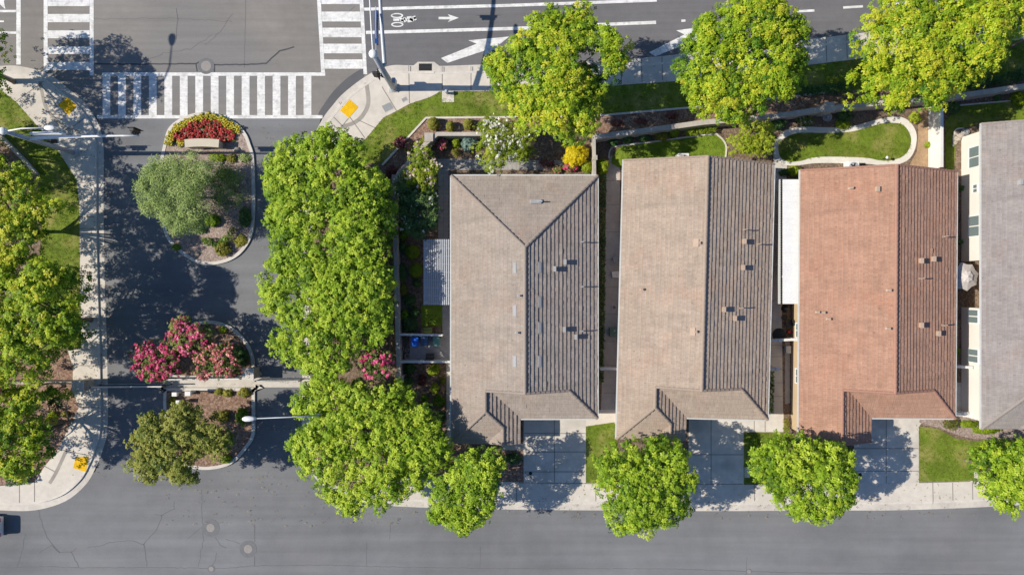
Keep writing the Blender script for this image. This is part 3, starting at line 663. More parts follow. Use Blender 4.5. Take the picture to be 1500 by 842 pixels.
struct('path', MB().sheet(PL([(642, 233), (706, 233), (720, 235), (830, 235), (830, 249), (657, 249), (657, 350), (661, 448), (661, 530), (600, 530), (600, 491), (648, 491), (648, 448), (642, 350)], .12), .123), M['pavers'])
struct('path', MB().sheet(PL([(654, 530), (663, 530), (663, 652), (654, 652)], .12), .124), M['concrete'])
struct('path', MB().sheet(PL([(735, 650), (767, 650), (767, 659), (735, 659)], .12), .125), M['concrete'])
jp = MB()
for y in range(236, 350, 6): jp.strip(PL([(642.5, y), (657, y)]), -.012, .012, .1275)
for x in range(648, 830, 6): jp.strip(PL([(x, 233.4), (x, 248.8)]), -.012, .012, .1275)
jp.strip(PL([(650, 236), (650, 350)]), -.012, .012, .1277); jp.strip(PL([(657, 241), (830, 241)]), -.012, .012, .1277)
struct('pavement_joint', jp, M['joint'])
jp = MB()
for y in (265, 300, 340, 380, 420, 460, 500, 540, 575): jp.strip(PL([(884, y), (907, y)]), -.02, .02, .1265)
for y in (505, 522, 540, 560, 580): jp.strip(PL([(1127, y), (1149.5, y)]), -.015, .015, .1265)
struct('pavement_joint', jp, M['joint'])
# beds
struct('planting_bed', MB().sheet(PL([(593, 206), (624, 173.5), (736, 173.5), (872, 171), (1009, 159), (1162, 142), (1210, 137), (1252, 150), (1210, 158), (1133, 168), (1030, 178), (981, 184), (877, 197), (872, 198), (640, 196), (600, 225)], .12), .118), M['mulch'])
struct('planting_bed', MB().sheet(PL([(583, 533), (653, 533), (653, 655), (700, 655), (700, 700), (583, 690)], .12), .118), M['mulch'])
struct('planting_bed', MB().sheet(PL([(736, 660), (766, 660), (766, 704.5), (736, 704.5)], .12), .118), M['mulch'])
struct('planting_bed', MB().sheet(smooth(PL([(1346, 616), (1362, 606), (1398, 606), (1436, 612), (1500, 628), (1500, 640), (1455, 643), (1420, 641), (1395, 634), (1375, 626), (1355, 622)], .12), 3, True), .138), M['gravel'])
struct('planting_bed', MB().sheet(PL([(1345, 165), (1362, 150), (1362, 246), (1330, 246), (1343, 222), (1345, 202)], .12), .119), surf('bare_soil', (.40, .27, .16), (14, .2), (.5, .15), mid=(3, .2)))
struct('planting_bed', MB().sheet(PL([(55, 512), (101, 514), (107, 535), (107, 573), (116, 596), (100, 630), (86, 657), (66, 682), (51, 704), (0, 710), (-60, 710), (-60, 512)], .12), .118), M['mulch'])
# edging strips
def edging(pts, w=.13, z1=.2, closed=False, m='kerb', sm=True):
    p = PL(pts, .15); p = smooth(p, 4, closed) if sm else p
    return struct('edging', MB().strip(p, -w / 2, w / 2, .05, z1, closed), M[m])
edging([(560, 242), (593, 206.5), (624, 173), (736, 172), (872, 170), (1009, 158), (1162, 141), (1210, 136)], .16, sm=False)
edging([(892, 232), (893, 222), (897, 216.5), (903, 214.5), (963, 207), (1040, 197), (1052, 199), (1061, 208), (1064, 219), (1061, 240)], .13)
edging([(1385, 158), (1400, 155), (1480, 148)], .12, sm=False)
edging([(1396, 215), (1397, 196), (1402, 189), (1412, 188)], .12)
# islands
def island(outline, soil, k=5):
    o = smooth(PL(outline), k, True)
    if area(o) < 0: o = o[::-1]
    struct('island_kerb', MB().strip(o, 0, .27, -.01, .15, True), M['kerb'])
    struct('island_ground', MB().prism(offset(o, .272, True), 0, .115), M[soil])
    return o
isl1 = island([(236, 240), (237, 228), (241, 211), (247, 190), (262, 176), (284, 167), (304, 165), (325, 169.5), (347, 181), (361, 196), (368, 213), (372.5, 230), (374, 270), (374, 310), (370, 345), (355, 370), (332, 384), (300, 388), (274, 377), (249, 355), (239, 330), (236, 290)], 'gravel')
isl2 = island([(240, 552), (241, 530), (248, 505), (262, 485), (280, 474), (297, 470.5), (316, 470), (340, 478.5), (359, 495.6), (370, 515), (374, 536), (374, 552)], 'mulch', 4)
isl3 = island([(240.5, 569), (241, 567.5), (243, 567.5), (300, 567.5), (371, 567.5), (373.5, 567.5), (374, 570), (374, 600), (373.5, 636), (363, 655), (345, 675), (326, 684), (297, 687), (268, 680), (250, 662), (242, 640), (240.5, 605)], 'mulch', 3)
struct('gate_sill', MB().prism(PL([(239, 553), (440, 553.5), (440, 567), (239, 567)]), -.01, .02), M['gutter'])

# grass blades
def grass_patch():
    PP = []; TT = []
    for poly, z, dens in LAWNS:
        xs = np.asarray(poly); 
        if xs[:, 0].max() > 60: xs = np.clip(xs, -60, 50)
        A = min(abs(area(poly)), 260); n = int(A * dens); x, y = scatter(poly, n)
        k = (np.abs(x) < 48); x, y = x[k], y[k]
        PP.append(np.stack([x, y, np.full(len(x), z)], 1)); TT.append(.45 + .2 * np.sin(x * .9) * np.sin(y * 1.3) + RNG.normal(0, .15, len(x)))
    pos = np.concatenate(PP); tn = np.concatenate(TT); n = len(pos)
    o = leaves('grass', pos, np.tile(np.array((0, 0, 1.0)), (n, 1)), tn, M['grass'], None, .13, 5, .22, -.5, .2)
    tag(o, 'short green lawn grass growing on the verges and garden lawns', 'grass', kind='stuff')
grass_patch()

# fallen leaves blown along the kerbs, pavements and beds
def litter():
    pts = []
    for q, n in (([(640, 700), (1440, 700), (1440, 760), (640, 760)], 420), ([(108, 250), (165, 250), (165, 700), (108, 700)], 300), ([(700, 85), (1480, 40), (1480, 130), (700, 170)], 500), ([(0, 130), (150, 110), (150, 230), (60, 240)], 160), ([(375, 180), (450, 180), (450, 720), (375, 720)], 240), ([(240, 560), (374, 560), (374, 690), (240, 690)], 120), ([(580, 530), (655, 530), (655, 660), (580, 660)], 160), ([(1340, 610), (1440, 610), (1440, 705), (1340, 705)], 120), ([(240, 700), (620, 690), (620, 770), (240, 770)], 140)):
        x, y = scatter(PL(q), n); pts.append(np.stack([x, y, np.full(len(x), .155)], 1))
    p = np.concatenate(pts); o = leaves('fallen_leaves', p, np.tile(np.array((0, 0, 1.0)), (len(p), 1)), RNG.uniform(0, 1, len(p)), leafmat('leaf_dry', [(0, (.12, .06, .02)), (.5, (.32, .20, .06)), (1, (.45, .40, .10))], .1), None, .075, 2, .8, .2, .2)
    tag(o, 'dry fallen leaves scattered on pavements, beds and gutters under the trees', 'fallen leaves', kind='stuff')
litter()

# ------------------------------------------------------------------ houses
SL = .417
def clip_half(poly, f, keep_ge):
    out = []; n = len(poly)
    for i in range(n):
        a, b = poly[i], poly[(i + 1) % n]; fa, fb = f(a), f(b)
        ia, ib = (fa >= -1e-9, fb >= -1e-9) if keep_ge else (fa <= 1e-9, fb <= 1e-9)
        if ia: out.append(a)
        if ia != ib:
            t = fa / (fa - fb); out.append((a[0] + (b[0] - a[0]) * t, a[1] + (b[1] - a[1]) * t))
    return out
def roof_plane(mb, poly, nrm, eave, ze, lift=.078, exp=.33):
    """poly: convex plan polygon (m, local), nrm: unit downslope direction, eave: nrm.p at the eave"""
    if area(poly) < 0: poly = poly[::-1]
    dist = lambda p: eave - (nrm[0] * p[0] + nrm[1] * p[1])
    along = (-nrm[1], nrm[0])
    dmax = max(dist(p) for p in poly); dmin = min(dist(p) for p in poly)
    c = int(math.floor(dmin / exp))
    while c * exp < dmax - 1e-6:
        d0, d1 = c * exp, (c + 1) * exp
        q0 = clip_half(poly, lambda p: dist(p) - d0, True)
        if len(q0) >= 3: q0 = clip_half(q0, lambda p: dist(p) - d1, False)
        if len(q0) >= 3:
            al = lambda p: p[0] * along[0] + p[1] * along[1]
            lo = min(map(al, q0)); hi = max(map(al, q0)); tw = .34; t0 = math.floor(lo / tw) * tw + (.17 if c % 2 else 0) - tw
            row = random.uniform(-.006, .006)
            while t0 < hi:
                t1 = t0 + tw; q = clip_half(q0, lambda p: al(p) - t0, True)
                if len(q) >= 3: q = clip_half(q, lambda p: al(p) - t1, False)
                if len(q) >= 3 and abs(area(q)) > 1e-5:
                    lft = lift + row + random.uniform(-.013, .013) + (random.uniform(-.02, .03) if random.random() < .03 else 0)
                    vs = []; uv = []
                    for p in q:
                        d = dist(p); vs.append((p[0], p[1], ze + SL * d + lft * (1 - .9 * (d - d0) / exp))); uv.append((al(p) + 50, d + 3.3))
                    mb.add(vs, [list(range(len(q)))], [uv])
                    low = [p for p in q if abs(dist(p) - d0) < 1e-5]
                    if len(low) >= 2:
                        low.sort(key=al); aa, bb = low[0], low[-1]
                        zt = ze + SL * d0 + lft; zb = ze + SL * d0 - (.0 if c > 0 else .05)
                        mb.add([(aa[0], aa[1], zb), (bb[0], bb[1], zb), (bb[0], bb[1], zt), (aa[0], aa[1], zt)], [(0, 1, 2, 3)], [[(al(aa) + 50, d0 + 3.32), (al(bb) + 50, d0 + 3.32), (al(bb) + 50, d0 + 3.4), (al(aa) + 50, d0 + 3.4)]])
                t0 = t1
        c += 1
    # underside
    vs = [(p[0], p[1], ze + SL * dist(p) - .10) for p in poly]
    mb.add(vs, [list(range(len(poly)))[::-1]], [[(0, 0)] * len(poly)])
def caps(mb, a, b, r=.13, step=.4):
    a = np.array(a, float); b = np.array(b, float); L = np.linalg.norm(b - a); n = max(1, int(L / step)); d = (b - a) / L
    s = np.cross(d, (0, 0, 1.0)); s /= np.linalg.norm(s); u = np.cross(s, d)
    for i in range(n):
        p = a + d * (L * i / n); q = a + d * (L * (i + 1) / n + .03)
        vs = []
        for pt, rr, up in ((p, r * 1.08, .035), (q, r * .92, .012)):
            for t in (0, 45, 90, 135, 180):
                vs.append(tuple(pt + s * rr * math.cos(R(t)) + u * (rr * .75 * math.sin(R(t)) + up - .02)))
        mb.add(vs, [(k, k + 1, 6 + k, 5 + k) for k in range(4)] + [(0, 1, 2, 3, 4), (9, 8, 7, 6, 5)])
def house(name, label, hd, tile, cap, wallm):
    cx, cy = hd['c']; f = .059
    root = thing(name, label, 'house', (cx * f, -cy * f, .1), R(hd.get('rot', 0)))
    X = lambda x: (x - cx) * f
    Y = lambda y: -(y - cy) * f
    ze = hd.get('ze', 3.0) - .1
    W, E, Nn, S, G, WE, WS = X(hd['W']), X(hd['E']), Y(hd['N']), Y(hd['S']), Y(hd['G']), X(hd['WE']), Y(hd['WS'])
    hw = (E - W) / 2; xm = (E + W) / 2; dS = G - S; hww = (WE - W) / 2; xw = (W + WE) / 2
    zr = ze + SL * hw; zw = ze + SL * hww; zs = ze + SL * dS
    rf = MB(); cp = MB()
    hip = hd['hipN']
    apex = Nn - hw if hip else Nn
    if hip:
        roof_plane(rf, [(W, Nn), (xm, apex), (xm, G), (W, G)], (-1, 0), -W, ze)
        roof_plane(rf, [(E, Nn), (xm, apex), (xm, G), (E, G)], (1, 0), E, ze)
        roof_plane(rf, [(W, Nn), (E, Nn), (xm, apex)], (0, 1), Nn, ze)
        for xx in (W, E): caps(cp, (xx, Nn, ze + .06), (xm, apex, zr + .06))
    else:
        roof_plane(rf, [(W, Nn), (xm, Nn), (xm, G), (W, G)], (-1, 0), -W, ze)
        roof_plane(rf, [(E, Nn), (xm, Nn), (xm, G), (E, G)], (1, 0), E, ze)
        for xx in (W, E): caps(cp, (xx, Nn - .04, ze + .04), (xm, Nn - .04, zr + .04), .09)
    caps(cp, (xm, apex, zr + .05), (xm, G, zr + .05))
    for a, b in (((xw, zw), (xm, zr)), ((E - dS, zs), (xm, zr))): caps(cp, (a[0], G + .02, a[1] + .05), (b[0], G + .02, b[1] + .05), .11)
    roof_plane(rf, [(E, G), (E, S), (E - dS, G)], (1, 0), E, ze)
    roof_plane(rf, [(E, S), (E - dS, G), (WE - dS, G), (WE, S)], (0, -1), -S, ze)
    caps(cp, (E, S, ze + .06), (E - dS, G, zs + .06))
    if hd['wing'] == 'gable':
        roof_plane(rf, [(W, G), (xw, G), (xw, WS), (W, WS)], (-1, 0), -W, ze)
        roof_plane(rf, [(xw, G), (WE - dS, G), (WE, S), (WE, WS), (xw, WS)], (1, 0), WE, ze)
        caps(cp, (xw, G, zw + .05), (xw, WS, zw + .05))
        for xx in (W, WE): caps(cp, (xx, WS + .04, ze + .04), (xw, WS + .04, zw + .04), .09)
    else:
        yh = WS + hww; xr = WE - .5 * hww; yr = WS + .5 * hww
        roof_plane(rf, [(W, G), (xw, G), (xw, yh), (W, WS)], (-1, 0), -W, ze)
        roof_plane(rf, [(xw, G), (WE - dS, G), (WE, S), (WE, yr), (xr, yr), (xw, yh)], (1, 0), WE, ze)
        roof_plane(rf, [(xr, yr), (WE, yr), (WE, WS), (xr, WS)], (1, 0), WE, ze)
        roof_plane(rf, [(W, WS), (xr - .5 * hww, WS), (xr, yr), (xw, yh)], (0, -1), -WS, ze)
        roof_plane(rf, [(xr, yr), (xr, WS), (xr - .5 * hww, WS)], (-1, 0), -(xr - .5 * hww), ze)
        zx = ze + SL * .5 * hww
        caps(cp, (xw, G, zw + .05), (xw, yh, zw + .05)); caps(cp, (W, WS, ze + .06), (xw, yh, zw + .06)); caps(cp, (xr, yr, zx + .06), (xw, yh, zw + .06)); caps(cp, (xr, yr, zx + .05), (xr, WS, zx + .05), .11)
    roof = rf.build('roof', tile, root, local=True)
    cp.build('ridge_cap', cap, roof, local=True)
    # walls
    o = .55; wt = ze + .10; mb = MB()
    foot = hd.get('foot')
    if foot: fp = [(X(a), Y(b)) for a, b in foot]
    else: fp = [(W + o, Nn - o), (E - o, Nn - o), (E - o, S + o), (WE - o, S + o), (WE - o, WS + o), (W + o, WS + o)]
    mb.prism(fp, -.05, wt)
    # the vertical gable above the garage hip
    gb = [(xw, zw - .1), (WE - dS, zs - .1), (E - dS, zs - .1), (xm, zr - .02)]
    mb.add([(a, G + .06, b) for a, b in gb], [(0, 1, 2, 3)])
    if not hip:
        mb.add([(W + o, Nn - o, wt), (E - o, Nn - o, wt), (xm, Nn - o, zr - SL * 0 - .15)], [(1, 0, 2)])
    if hd['wing'] == 'gable': mb.add([(W + o, WS + o, wt), (WE - o, WS + o, wt), (xw, WS + o, zw - .15)], [(0, 1, 2)])
    mb.build('wall', wallm, root, local=True)
    # rain gutters on the eaves
    gt = MB(); gt.box((W - .05, (Nn + WS) / 2, ze + .0), (.11, abs(Nn - WS), .11)); gt.box((E + .05, (Nn + S) / 2, ze), (.11, abs(Nn - S), .11))
    gt.box(((E + WE) / 2, S - .05, ze), (E - WE, .11, .11))
    if hip: gt.box(((E + W) / 2, Nn + .05, ze), (E - W, .11, .11))
    gt.build('rain_gutter', M['trim'], root, local=True)
    # garage door in the south wall
    gx = (WE + E) / 2; gy = S + o - .03; gd = MB(); w = min(4.9, E - WE - 1.4)
    for k in range(4): gd.box((gx, gy, .3 + .55 * k), (w, .06, .52))
    gd.build('garage_door', M['white'], root, local=True)
    fd = MB(); fd.box((xw, WS + o - .03, 1.05), (.95, .06, 2.1)); fd.build('front_door', M['wood'], root, local=True)
    def zroof(x, y):        # height of the roof surface under a local point
        zz = []
        zz.append(min(x - W, E - x)) if y > G else zz.append(-1)
        if hip and y > G: zz[0] = min(zz[0], Nn - y)
        if y <= G:
            a = min(x - W, WE - x) if x < WE else -1
            b = min(y - S, E - x) if x > WE - dS else -1
            if x < WE and x > WE - dS: b = y - S
            zz.append(max(a, b))
        return ze + SL * max(zz)
    def on_roof(px, py):
        z = ze + .8
        rz = R(hd.get('rot', 0))
        for _ in range(8):
            wx, wy = P(px, py, z + .1); lx, ly = wx - root.location.x, wy - root.location.y
            lx, ly = lx * math.cos(-rz) - ly * math.sin(-rz), lx * math.sin(-rz) + ly * math.cos(-rz)
            z = zroof(lx, ly)
        return lx, ly, z
    for kind, px, py in hd['vents']:
        x, y, z = on_roof(px, py); mb = MB()
        if kind == 'box':
            v = mb.box((x + .06, y, z + .10), (.20, .38, .50)).build('roof_vent', M[hd['ventm']], root, local=True)
            MB().box((x + .06, y, z + .37), (.24, .42, .05)).build('vent_cap', M[hd['ventm']], v, local=True)
        elif kind == 'flat':
            v = mb.box((x, y, z + .05), (.36, .95, .07), 0, math.atan(SL) * (1 if x > xm else -1)).build('roof_vent', M['vent_light'], root, local=True, bevel=.02); v.data.materials[0] = M['flashing']
            MB().box((x, y, z + .09), (.22, .75, .03), 0, math.atan(SL) * (1 if x > xm else -1)).build('vent_louvre', M['vent_light'], v, local=True)
        elif kind == 'pipe':
            mb.lathe((x, y, z - .1), [(.16, .05), (.10, .16), (.07, .2), (.07, .48), (.10, .48), (.10, .54)], 10).build('roof_pipe', M['vent_light'] if hd['ventm'] == 'vent_light' else M['vent_tan'], root, smooth=False, local=True)
        elif kind == 'tee':
            mb.tube([(x, y, z - .1), (x, y, z + .55)], .045, 8); mb.tube([(x - .14, y - .02, z + .55), (x + .14, y + .02, z + .55)], .055, 8); mb.lathe((x, y, z - .04), [(.17, .02), (.06, .10)], 10)
            mb.build('roof_pipe', M[hd['ventm']], root, local=True)
        elif kind == 'plate':
            v = mb.box((x - .1, y, z + .07), (.42, .62, .06), 0, -math.atan(SL)).build('roof_vent', M[hd['ventm']], root, local=True)
            MB().lathe((x + .08, y, z), [(.08, 0), (.08, .36), (.11, .36), (.11, .42)], 10).build('vent_pipe', M[hd['ventm']], v, local=True)
        elif kind == 'turbine':
            v = mb.box((x, y, z + .12), (.9, .34, .24), 0, 0, -math.atan(SL)).build('roof_vent', M['vent_light'], root, local=True, bevel=.03)
            MB().tube([(x + .1, y, z + .1), (x + .1, y, z + .5), (x + .5, y, z + .55)], .06, 8).build('vent_pipe', M['metal'], v, local=True)
    # windows on the west wall
    for yy, w, z0, h in hd.get('windows', []):
        xx = (hd['winx'] - cx) * f if 'winx' in hd else W + o
        ly = -(yy - cy) * f
        v = MB(); fw = .09
        for dy in (-w / 2, w / 2): v.box((xx - .02, ly + dy, z0 + h / 2), (.10, fw, h + fw))
        for dz in (0, h): v.box((xx - .02, ly, z0 + dz), (.098, w - fw, fw))
        v.box((xx - .02, ly, z0 + h / 2), (.08, .05, h - fw)) 
        wn = v.build('window', M['white'], root, local=True)
        for sd in (-1, 1):
            MB().box((xx - .01, ly + sd * w / 4, z0 + h / 2), (.03, w / 2 - fw, h - fw)).build('pane', M['green_glass'], wn, local=True)
    return root

h1 = dict(c=(17, 20), W=-84.4, E=118.6, N=-155, S=182, G=141, WE=11.8, WS=217, hipN=True, wing='hip', ventm='vent_light', winx=-75,
    windows=[(-20, 2.4, .9, 1.3), (100, 1.2, 1.1, 1.0)],
    vents=[('box', 811, 394), ('box', 826, 384), ('box', 825, 482), ('box', 842, 493), ('tee', 852, 355), ('tee', 852, 420), ('tee', 851, 484.5),
           ('flat', 754, 392), ('flat', 754, 455), ('flat', 754, 529), ('flat', 791, 392), ('flat', 791, 442), ('flat', 791, 480), ('flat', 791, 529), ('pipe', 760, 433), ('pipe', 757, 487), ('turbine', 785, 296)])
house('house', 'taupe tile-roofed house with hipped end, first house beside the big entrance trees', h1, M['tile1'], M['cap1'], M['stucco_pale'])
h2 = dict(c=(255, 3), rot=-1.5, W=150.4, E=359.6, N=-174.6, S=181, G=137, WE=247, WS=213, hipN=False, wing='hip', ventm='vent_tan', winx=160,
    windows=[(-60, 1.8, .9, 1.3), (60, 1.8, .9, 1.3)],
    vents=[('plate', 1021, 356), ('box', 1088, 354), ('box', 1086, 392), ('tee', 1089, 337), ('tee', 1109, 358), ('pipe', 939, 424), ('plate', 1016, 485.5), ('box', 1058, 453), ('box', 1074, 466), ('tee', 1083, 451)])
house('house', 'beige tile-roofed house, middle one between the taupe and rust roofs', h2, M['tile2'], M['cap2'], M['stucco'])
h3 = dict(c=(508, 10), rot=-.4, W=399.4, E=616.7, N=-162.5, S=181, G=140, WE=500.6, WS=215, hipN=False, wing='gable', ventm='vent_tan', winx=409,
    foot=[(409, -153), (607, -153), (607, 172), (491, 172), (491, 206), (409, 206)],
    windows=[(62, 1.2, .95, 1.3), (127, 1.2, .95, 1.3)],
    vents=[('pipe', 1245, 276), ('box', 1282, 277.5), ('box', 1346, 382), ('box', 1364, 379.5), ('tee', 1380, 347), ('tee', 1346, 408), ('pipe', 1204, 457.5), ('pipe', 1212, 467), ('pipe', 1299, 481), ('pipe', 1300, 425), ('box', 1346, 476), ('box', 1371, 488), ('tee', 1379, 476), ('pipe', 1196, 457)])
house('house', 'rust red tile-roofed house with white patio cover on its left', h3, M['tile3'], M['cap3'], M['stucco_tan'])
h4 = dict(c=(757, -10), ze=3.2, W=649.7, E=865, N=-227, S=195.8, G=150, WE=752, WS=195.8, hipN=False, wing='hip', ventm='vent_light', winx=657,
    foot=[(657, -219), (855, -219), (855, 187), (657, 187), (657, 29), (690, 29), (690, -38), (657, -38)],
    windows=[(-185, 1.75, 1.0, 1.35), (-87, 1.75, 1.0, 1.35), (41, 1.15, .95, 1.25), (97, 1.15, .95, 1.25), (-140, .7, 1.5, .6)], vents=[('box', 1491, 268)])
h4['S'] = 196; h4['G'] = 196 - (752 - 649.7) / 2
def house4():
    hd = h4; cx, cy = hd['c']; f = .059
    return hd
house('house', 'grey tile-roofed house cut by the right edge, pale wall windows facing the gap', h4, M['tile4'], M['cap4'], surf('stucco_cream', (.80, .745, .67), (30, .05), (.5, .06)))

# ------------------------------------------------------------------ walls and fences
def gwall(label, pts, th=.2, h=1.75, m='wall', z0=.08, pillars=(), name='garden_wall', cap=True, sm=False, cat='wall'):
    p = PL(pts, z0); p = smooth(p, 4) if sm else p
    c = p[len(p) // 2]; root = thing(name, label, cat, (c[0], c[1], z0))
    MB().strip(p, -th / 2, th / 2, z0 - .05, h).build('wall_body', M[m], root)
    if cap: MB().strip(p, -th / 2 - .04, th / 2 + .04, h + .003, h + .07).build('coping', M[m], root)
    for (x, y, s) in pillars:
        q = P(x, y, z0); v = MB().box((q[0], q[1], h / 2 + .05), (s, s, h + .1)).build('pillar', M[m], root)
        MB().box((q[0], q[1], h + .155), (s + .1, s + .1, .1)).build('pillar_cap', M[m], v)
    return root
k = 1.031
def gnd(x, y, z=1.8): kk = H / (H - z); return (750 + (x - 750) / kk, 421 + (y - 421) / kk)
def G(pts, z=1.8): return [gnd(x, y, z) for x, y in pts]
gwall('long low stucco wall between the street bed and the back gardens', G([(872, 200), (981, 186), (1030, 179), (1133, 170), (1208, 159), (1252, 154), (1398, 141), (1500, 126), (1640, 106)]), .34, 1.7, pillars=[(*gnd(1215, 157), .72)])
gwall('thin wall dividing the taupe house garden from the narrow side path', G([(870.5, 198), (871.5, 262)]), .16, 1.7, pillars=[(*gnd(871.5, 231), .3)])
gwall('white wall sunlit along the right side of the curved lawn garden', G([(1380, 150), (1380, 245)]), .16, 1.8, 'wall_white')
gwall('stucco wall curving round the corner garden of the taupe house', G([(738, 196), (640, 196), (622, 211), (600, 236), (584, 252), (577, 268), (578, 330), (580, 420), (582, 500), (584, 556)]), .24, 1.7, pillars=[(*gnd(628, 201), .62), (*gnd(580, 262), .6), (*gnd(584, 556), .5)])
gwall('slim white fence panel behind the wheelie bins', G([(585, 490), (648, 491)], 1.6), .08, 1.55, 'wall_white', name='fence', cat='fence', pillars=[(*gnd(616, 490.5, 1.6), .12)])
gwall('slim white fence panel below the bins bench and pots', G([(582, 530), (661, 530)], 1.6), .10, 1.55, 'wall_white', name='fence', cat='fence', pillars=[(*gnd(615, 530, 1.6), .14)])
gwall('pale side gate fence across the brown path between taupe and beige houses', G([(879, 540), (904, 540.5)], 1.6), .10, 1.55, 'wall_white', name='fence', cat='fence', pillars=[(*gnd(882, 540, 1.6), .16)])
gwall('white gate fence by the round black table between beige and rust houses', G([(1125, 499), (1168, 497)], 1.6), .12, 1.6, 'wall_white', name='fence', cat='fence', pillars=[(*gnd(1142, 498.5, 1.6), .18), (*gnd(1165, 497, 1.6), .16)])
gwall('short pale stub fence at the hedge end beside the beige house', G([(1124, 540), (1140, 540)], 1.5), .12, 1.45, 'wall_white', name='fence', cat='fence', pillars=[(*gnd(1139, 540, 1.5), .2)])
gwall('white gate fence across the narrow gap below the patio umbrella', G([(1397, 537), (1422, 538)], 1.6), .12, 1.6, 'wall_white', name='fence', cat='fence', pillars=[(*gnd(1421, 538, 1.6), .18)])
gwall('low cream front wall closing the gap beside the grey house', G([(1396, 607), (1415, 607), (1436, 613)], 1.2), .18, 1.1, 'wall_white', pillars=[(*gnd(1415, 607, 1.2), .3)])
gwall('low dark retaining wall beside the left lawn under trees', [(-20, 178), (10, 205), (40, 236), (58, 256)], .14, .55, 'wall')
gwall('thin wall running off left from the stone gate pillar', G([(-60, 561), (108, 561)], 1.4), .12, 1.3, 'stone')

# ------------------------------------------------------------------ entrance gates
def gate(label, a, b, z0, h, n, m='dark', rail='white'):
    A = np.array(P(*a, 0)); B = np.array(P(*b, 0)); L = np.linalg.norm(B - A); d = (B - A) / L
    root = thing('gate', label, 'gate', (A[0], A[1], 0))
    def pt(t, z): return (A[0] + d[0] * t, A[1] + d[1] * t, z)
    MB().tube([pt(0, z0), pt(L, z0)], .04, 6).tube([pt(0, z0 + h), pt(L, z0 + h)], .055, 8).tube([pt(0, z0 + h * .8), pt(L, z0 + h * .8)], .035, 6).build('rail', M[rail], root)
    for t in (0, L): MB().tube([pt(t, .0), pt(t, z0 + h + .1)], .05, 8).build('post', M[m], root)
    mb = MB()
    for k in range(1, n): mb.tube([pt(L * k / n, z0), pt(L * k / n, z0 + h * (1 + .07 * math.sin(math.pi * k / n)))], .017, 5, False)
    mb.build('bars', M[m], root)
gate('white-topped iron gate leaf across the left entrance lane', gnd(133, 567, 1.6), gnd(238, 566, 1.6), .12, 1.5, 44)
gate('iron gate leaf across the right entrance lane by the big trees', gnd(374, 558, 1.6), gnd(438, 558, 1.6), .12, 1.5, 30, rail='trim')
gate('iron fence panel standing on the strip between two planted islands', gnd(240, 556, 1.5), gnd(352, 555, 1.5), .12, 1.3, 40)
def pillar(label, px, py, s, h):
    c = P(px, py); root = thing('gate_pillar', label, 'pillar', (c[0], c[1], .0))
    MB().box((c[0], c[1], h / 2), (s, s, h)).build('shaft', M['stone'], root, bevel=.02); MB().box((c[0], c[1], h + .06), (s + .16, s + .16, .12)).build('cap', M['kerb'], root, bevel=.02)
pillar('stone gate pillar on the left sidewalk where gate begins', *gnd(114, 565.5, 1.8), .8, 1.75)
pillar('stone gate pillar at the right end of the pink flower island', *gnd(363, 548, 1.6), .85, 1.5)
# gate operators / light boxes in the lower island
def keypad(label, px, py, h, s, loc=None):
    c = P(*gnd(px, py, h)); root = thing('light_box', label, 'light box', (c[0], c[1], .1))
    MB().box((c[0], c[1], h / 2), (.12, .12, h)).build('post', M['metal'], root); MB().box((c[0], c[1], h), (s, s * .8, .32)).build('head', M['white'], root, bevel=.02)
keypad('pale grey box on a post at the left corner of the lower island', 256.5, 577, 1.2, .42)
keypad('larger pale box on a post right of the other island boxes', 276, 576, 1.4, .48)
keypad('low pale box just above the dark island tree', 262, 588.5, .9, .40)

# monument sign in the flower island
c = P(295, 211); root = thing('monument_sign', 'cream curved monument wall with flower bed before it in the island', 'monument sign', (c[0], c[1], .1))
MB().strip(smooth(PL([(272, 210.5), (284, 209.5), (296, 209.2), (308, 209.5), (320, 210.5)], 1.1), 4), -.26, .26, .05, 1.05).build('wall_body', M['wall'], root)
MB().strip(smooth(PL([(271, 210.5), (284, 209.5), (296, 209.2), (308, 209.5), (321, 210.5)], 1.1), 4), -.34, .34, 1.053, 1.17).build('coping', surf('cream_cap', (.62, .56, .44), (25, .06), (.8, .08)), root)

# ------------------------------------------------------------------ traffic signals and lamps
def ellipsoid(mb, c, rx, ry, rz, n=14):
    prof = [(math.cos(R(a)), math.sin(R(a))) for a in range(-85, 86, 17)]
    vs = []
    mb.lathe((c[0], c[1], c[2]), [(rx * p, rz * q) for p, q in prof], n, 1, ry / rx)
def signal_head(parent, c, n=3, w=.34, face=(0, -1)):
    hh = .34 * n
    s = MB(); s.box(c, (w, .24, hh)); 
    o = s.build('signal_head', M['dark'], parent, bevel=.02)
    b = MB(); b.box((c[0] - face[0] * .13, c[1] - face[1] * .13, c[2]), (w + .3 if face[1] else .03, .03 if face[1] else w + .3, hh + .3)); b.build('backplate', M['black'], o)
    l = MB()
    for k in range(n):
        z = c[2] + (k - (n - 1) / 2) * .34
        l.tube([(c[0] + face[0] * .10, c[1] + face[1] * .10, z), (c[0] + face[0] * .30, c[1] + face[1] * .30, z + .02)], .13, 10)
    l.build('visor', M['dark'], o)
